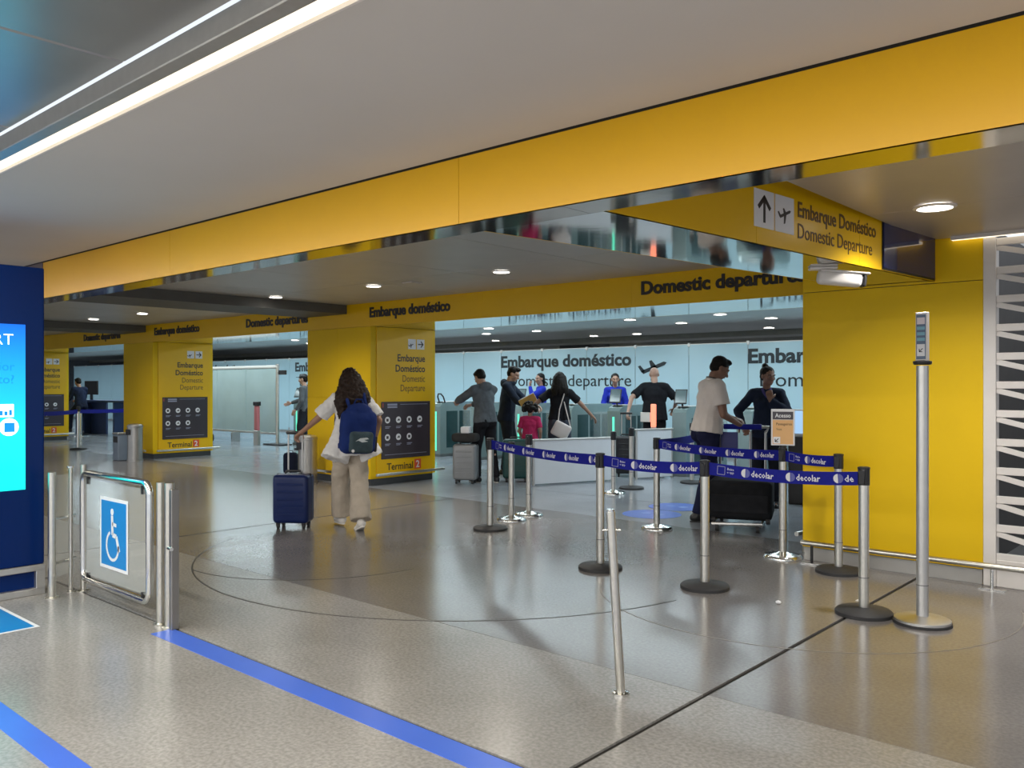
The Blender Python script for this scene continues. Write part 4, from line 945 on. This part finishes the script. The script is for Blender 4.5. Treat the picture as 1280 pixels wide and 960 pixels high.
# --- navy hoodie man
person('man in navy hooded jacket looking down at his hands', (-9.58, 10.62), 30, 1.82,
    dict(hand={-1: (-.06, .46, 1.08), 1: (.14, .44, 1.06)}, foot=foot2(), lean=5, head=(-6, 22, 0), curl={-1: .7, 1: .7}, palm={-1: (.4, 0, -1), 1: (-.4, 0, -1)}),
    dict(skin=SK_L, hairm=HAIRB, hair='short', top=cloth('navyhood', (.015, .022, .04)), topname='hooded_jacket', sleeve='long', hem=.84, loose=1.4, hood=True, pants=cloth('darkpants', (.015, .018, .025)), shoe=BK))
# --- long black hair woman
pl, q = person('woman with long black hair, black tee and outstretched arms seen from behind', (-8.52, 10.72), 128, 1.70,
    dict(hand={-1: (-.44, .16, 1.13), 1: (.52, .14, 1.00)}, elbow={-1: (-.6, -1, -.4), 1: (.6, -1, -.2)}, foot=foot2(), head=(0, 6, 0), curl={-1: .8, 1: .4}, palm={-1: (.3, 0, -1), 1: (-.3, 0, -1)}),
    dict(skin=SK_M, fem=True, hairm=HAIRB, hair='long', hl=.22, top=cloth('blacktee', (.012, .013, .017)), sleeve='short', hem=.93, pants=cloth('bluegrey', (.05, .06, .085)), wide=.04, shoe=BK))
def held(name, label, cat, base, wpt, sc=1):
    return thing(name, label, cat, V(base)+Euler((0, 0, math.radians(wpt[0]-90))).to_matrix() @ (V(wpt[1])*sc), math.radians(wpt[0]-90))
fo = held('folder', 'yellow document folder held by the woman with long black hair', 'folder', (-8.52, 10.72, 0), (128, q['wr'][-1]), 1)
fo.rotation_euler = (math.radians(12), math.radians(-28), math.radians(128-90)); B().box((-.16, .02, .02), (.12, .04, .20), .004).build('cover', mat('manila', (.62, .40, .10), .6), fo); B().box((-.15, .025, .03), (.125, .035, .21), .002).build('papers', WHITE, fo)
hbg = held('handbag', 'white handbag hanging at the hip of the woman in black tee', 'handbag', (-8.52, 10.72, 0), (128, (.03, -.24, .79)))
MH = Euler((0, math.radians(28), 0)).to_matrix().to_4x4()
B().box((-.14, -.05, -.13), (.14, .05, .11), .035, 3, MH).build('body', mat('white_leather', (.66, .60, .58), .5), hbg, True); B().tube([MH @ V((-.11, 0, .10)), V((-.03, .06, .32)), V((.05, .12, .58)), V((.0, .2, .60)), MH @ V((.11, .03, .10))], .009, 8).build('strap', mat('white_leather', (.66, .60, .58)), hbg, True)
# --- child
person('child in pink shirt with dark curly hair beside the handbag', (-8.72, 10.22), 120, 1.18,
    dict(hand={-1: (-.20, .12, .92), 1: (.22, .10, .90)}, foot=foot2(.08), head=(0, 4, 0)),
    dict(skin=SK_M, hairm=HAIRB, hair='curly', top=cloth('pink', (.50, .03, .12)), sleeve='short', hem=.84, loose=1.4, pants=cloth('childpants', (.03, .035, .06)), shoe=WS, fat=1.1))
# --- staff in blue
person('staff woman in bright blue jacket behind the gate with dark screen', (-9.80, 14.12), 305, 1.72,
    dict(hand={-1: (-.18, .26, .98), 1: (.18, .28, 1.0)}, foot=foot2(), head=(4, 4, 0)),
    dict(skin=SK_M, fem=True, hairm=HAIRB, hair='tail', top=cloth('royal', (.015, .03, .36)), topname='jacket', sleeve='long', hem=.86, pants=cloth('staffpants', (.012, .013, .03)), shoe=BK))
person('staff woman in bright blue jacket holding a hand to her face', (-11.60, 13.95), 235, 1.74,
    dict(hand={-1: (-.02, .24, 1.43), 1: (.16, .24, 1.0)}, elbow={-1: (-.7, .2, -1)}, foot=foot2(), head=(20, 2, 0), curl={-1: .9}, palm={-1: (0, -1, .2)}),
    dict(skin=SK_M, fem=True, hairm=HAIRB, hair='tail', top=cloth('royal', (.015, .03, .36)), topname='jacket', sleeve='long', hem=.86, pants=cloth('staffpants', (.012, .013, .03)), shoe=BK))
# --- bald man
person('bald man in black tee pulling a black suitcase', (-7.86, 12.50), 118, 1.80,
    dict(hand={-1: (-.40, -.26, .98), 1: (.30, .28, 1.02)}, elbow={-1: (-.8, -.4, .2), 1: (1, -.6, -.2)}, foot={-1: (-.12, .12, 0, -.1), 1: (.12, -.10, 0, .2)}, head=(14, 10, 0), curl={-1: 1.0, 1: .7}, palm={-1: (1, 0, -.3), 1: (-.5, 0, -1)}),
    dict(skin=SK_L, hairm=HAIRB, hair='none', top=cloth('blacktee', (.012, .013, .017)), sleeve='short', sl_len=.8, hem=.84, loose=1.8, fat=1.14, pants=cloth('blackpants', (.012, .012, .015)), shoe=BK))
# --- polo man
pp, q = person('man in pale polo shirt with black cropped hair pushing the luggage trolley', (-4.64, 8.46), 52, 1.83,
    dict(hand={-1: (-.10, .34, 1.04), 1: (.15, .30, .98)}, elbow={-1: (-.8, -.5, -.5), 1: (.5, -.8, -.7)}, foot={-1: (-.10, .10, 0, -.1), 1: (.10, -.14, 0, .15)}, lean=7, head=(-6, 26, 0), curl={-1: 1.0, 1: 1.0}, palm={-1: (0, .2, -1), 1: (0, .2, -1)}),
    dict(skin=SK_D, hairm=HAIRB, hair='short', top=cloth('cream', (.78, .71, .66), .04), topname='polo_shirt', collar=cloth('cream', (.6, .54, .5)), sleeve='short', sl_len=.66, puff=.012, hem=.90, loose=1.7, fat=1.06, pants=cloth('navypants', (.014, .016, .05)), shoe=BK), vox=.008)
UU = q['U']
B().tube([UU(.066*math.cos(a), .0+.066*math.sin(a), 1.462-.01*math.sin(a)) for a in [2*PI*k/16 for k in range(16)]], .006, 8, True).build('lanyard', BLACKP, pp, True)
# --- uniform woman
pu, q = person('woman in dark uniform with hair bun holding her chin', (-4.62, 9.92), 292, 1.72,
    dict(hand={-1: (-.05, .17, 1.30), 1: (.27, .16, .99)}, elbow={-1: (-.8, .3, -1), 1: (1, -.9, .1)}, foot=foot2(), head=(38, 8, 0), curl={-1: .9, 1: .6}, fdir={-1: (.15, -.15, 1)}, palm={-1: (0, -1, .2), 1: (-1, 0, -.5)}),
    dict(skin=SK_D, fem=True, hairm=HAIRB, hair='bun', top=cloth('uniform', (.018, .026, .05)), topname='jacket', sleeve='long', hem=.84, pants=cloth('uniformpants', (.013, .015, .022)), shoe=BK), vox=.008)
UU = q['U']; B().tube([UU(-.05, .03, 1.43), UU(-.03, .10, 1.39), UU(0, .125, 1.34), UU(.03, .10, 1.39), UU(.05, .03, 1.43)], .017, 8).build('scarf', cloth('violet', (.07, .06, .22)), pu, True)
# --- far people
person('seated person in dark clothes at the counter desk far left', (-25.95, 10.15), 190, 1.74,
    dict(drop=.03, hand={-1: (-.14, .42, 1.02), 1: (.16, .42, 1.02)}, foot={-1: (-.12, .34, .12, 0), 1: (.14, .18, .05, .1)}, lean=10, head=(0, 10, 0)),
    dict(skin=SK_M, hairm=HAIRB, hair='short', top=cloth('fardark', (.012, .02, .05)), topname='jacket', sleeve='long', hem=.84, pants=cloth('farpants', (.010, .015, .035)), shoe=BK), vox=.012)
pc, q = person('person in black cap half hidden behind the nearest yellow column', (-16.62, 11.45), 215, 1.74,
    dict(hand={-1: (-.24, .12, .9), 1: (.10, .36, 1.05)}, foot=foot2(), head=(0, 5, 0)),
    dict(skin=SK_L, hairm=HAIRB, hair='short', top=cloth('fargrey', (.10, .11, .12)), sleeve='long', hem=.86, pants=cloth('farpants2', (.02, .022, .03)), shoe=BK), vox=.012)
HdC = q['Hd']
b = B(); b.ball(HdC(0, -.012, .06), (.092, .108, .07), q['RH'], 2); b.poly([HdC(x, y, .055) for x, y in ((-.07, .06), (-.05, .15), (0, .175), (.05, .15), (.07, .06))], (0, 0, .012)); remesh(b, 'cap', BLACKP, .01, pc, .6, 2)
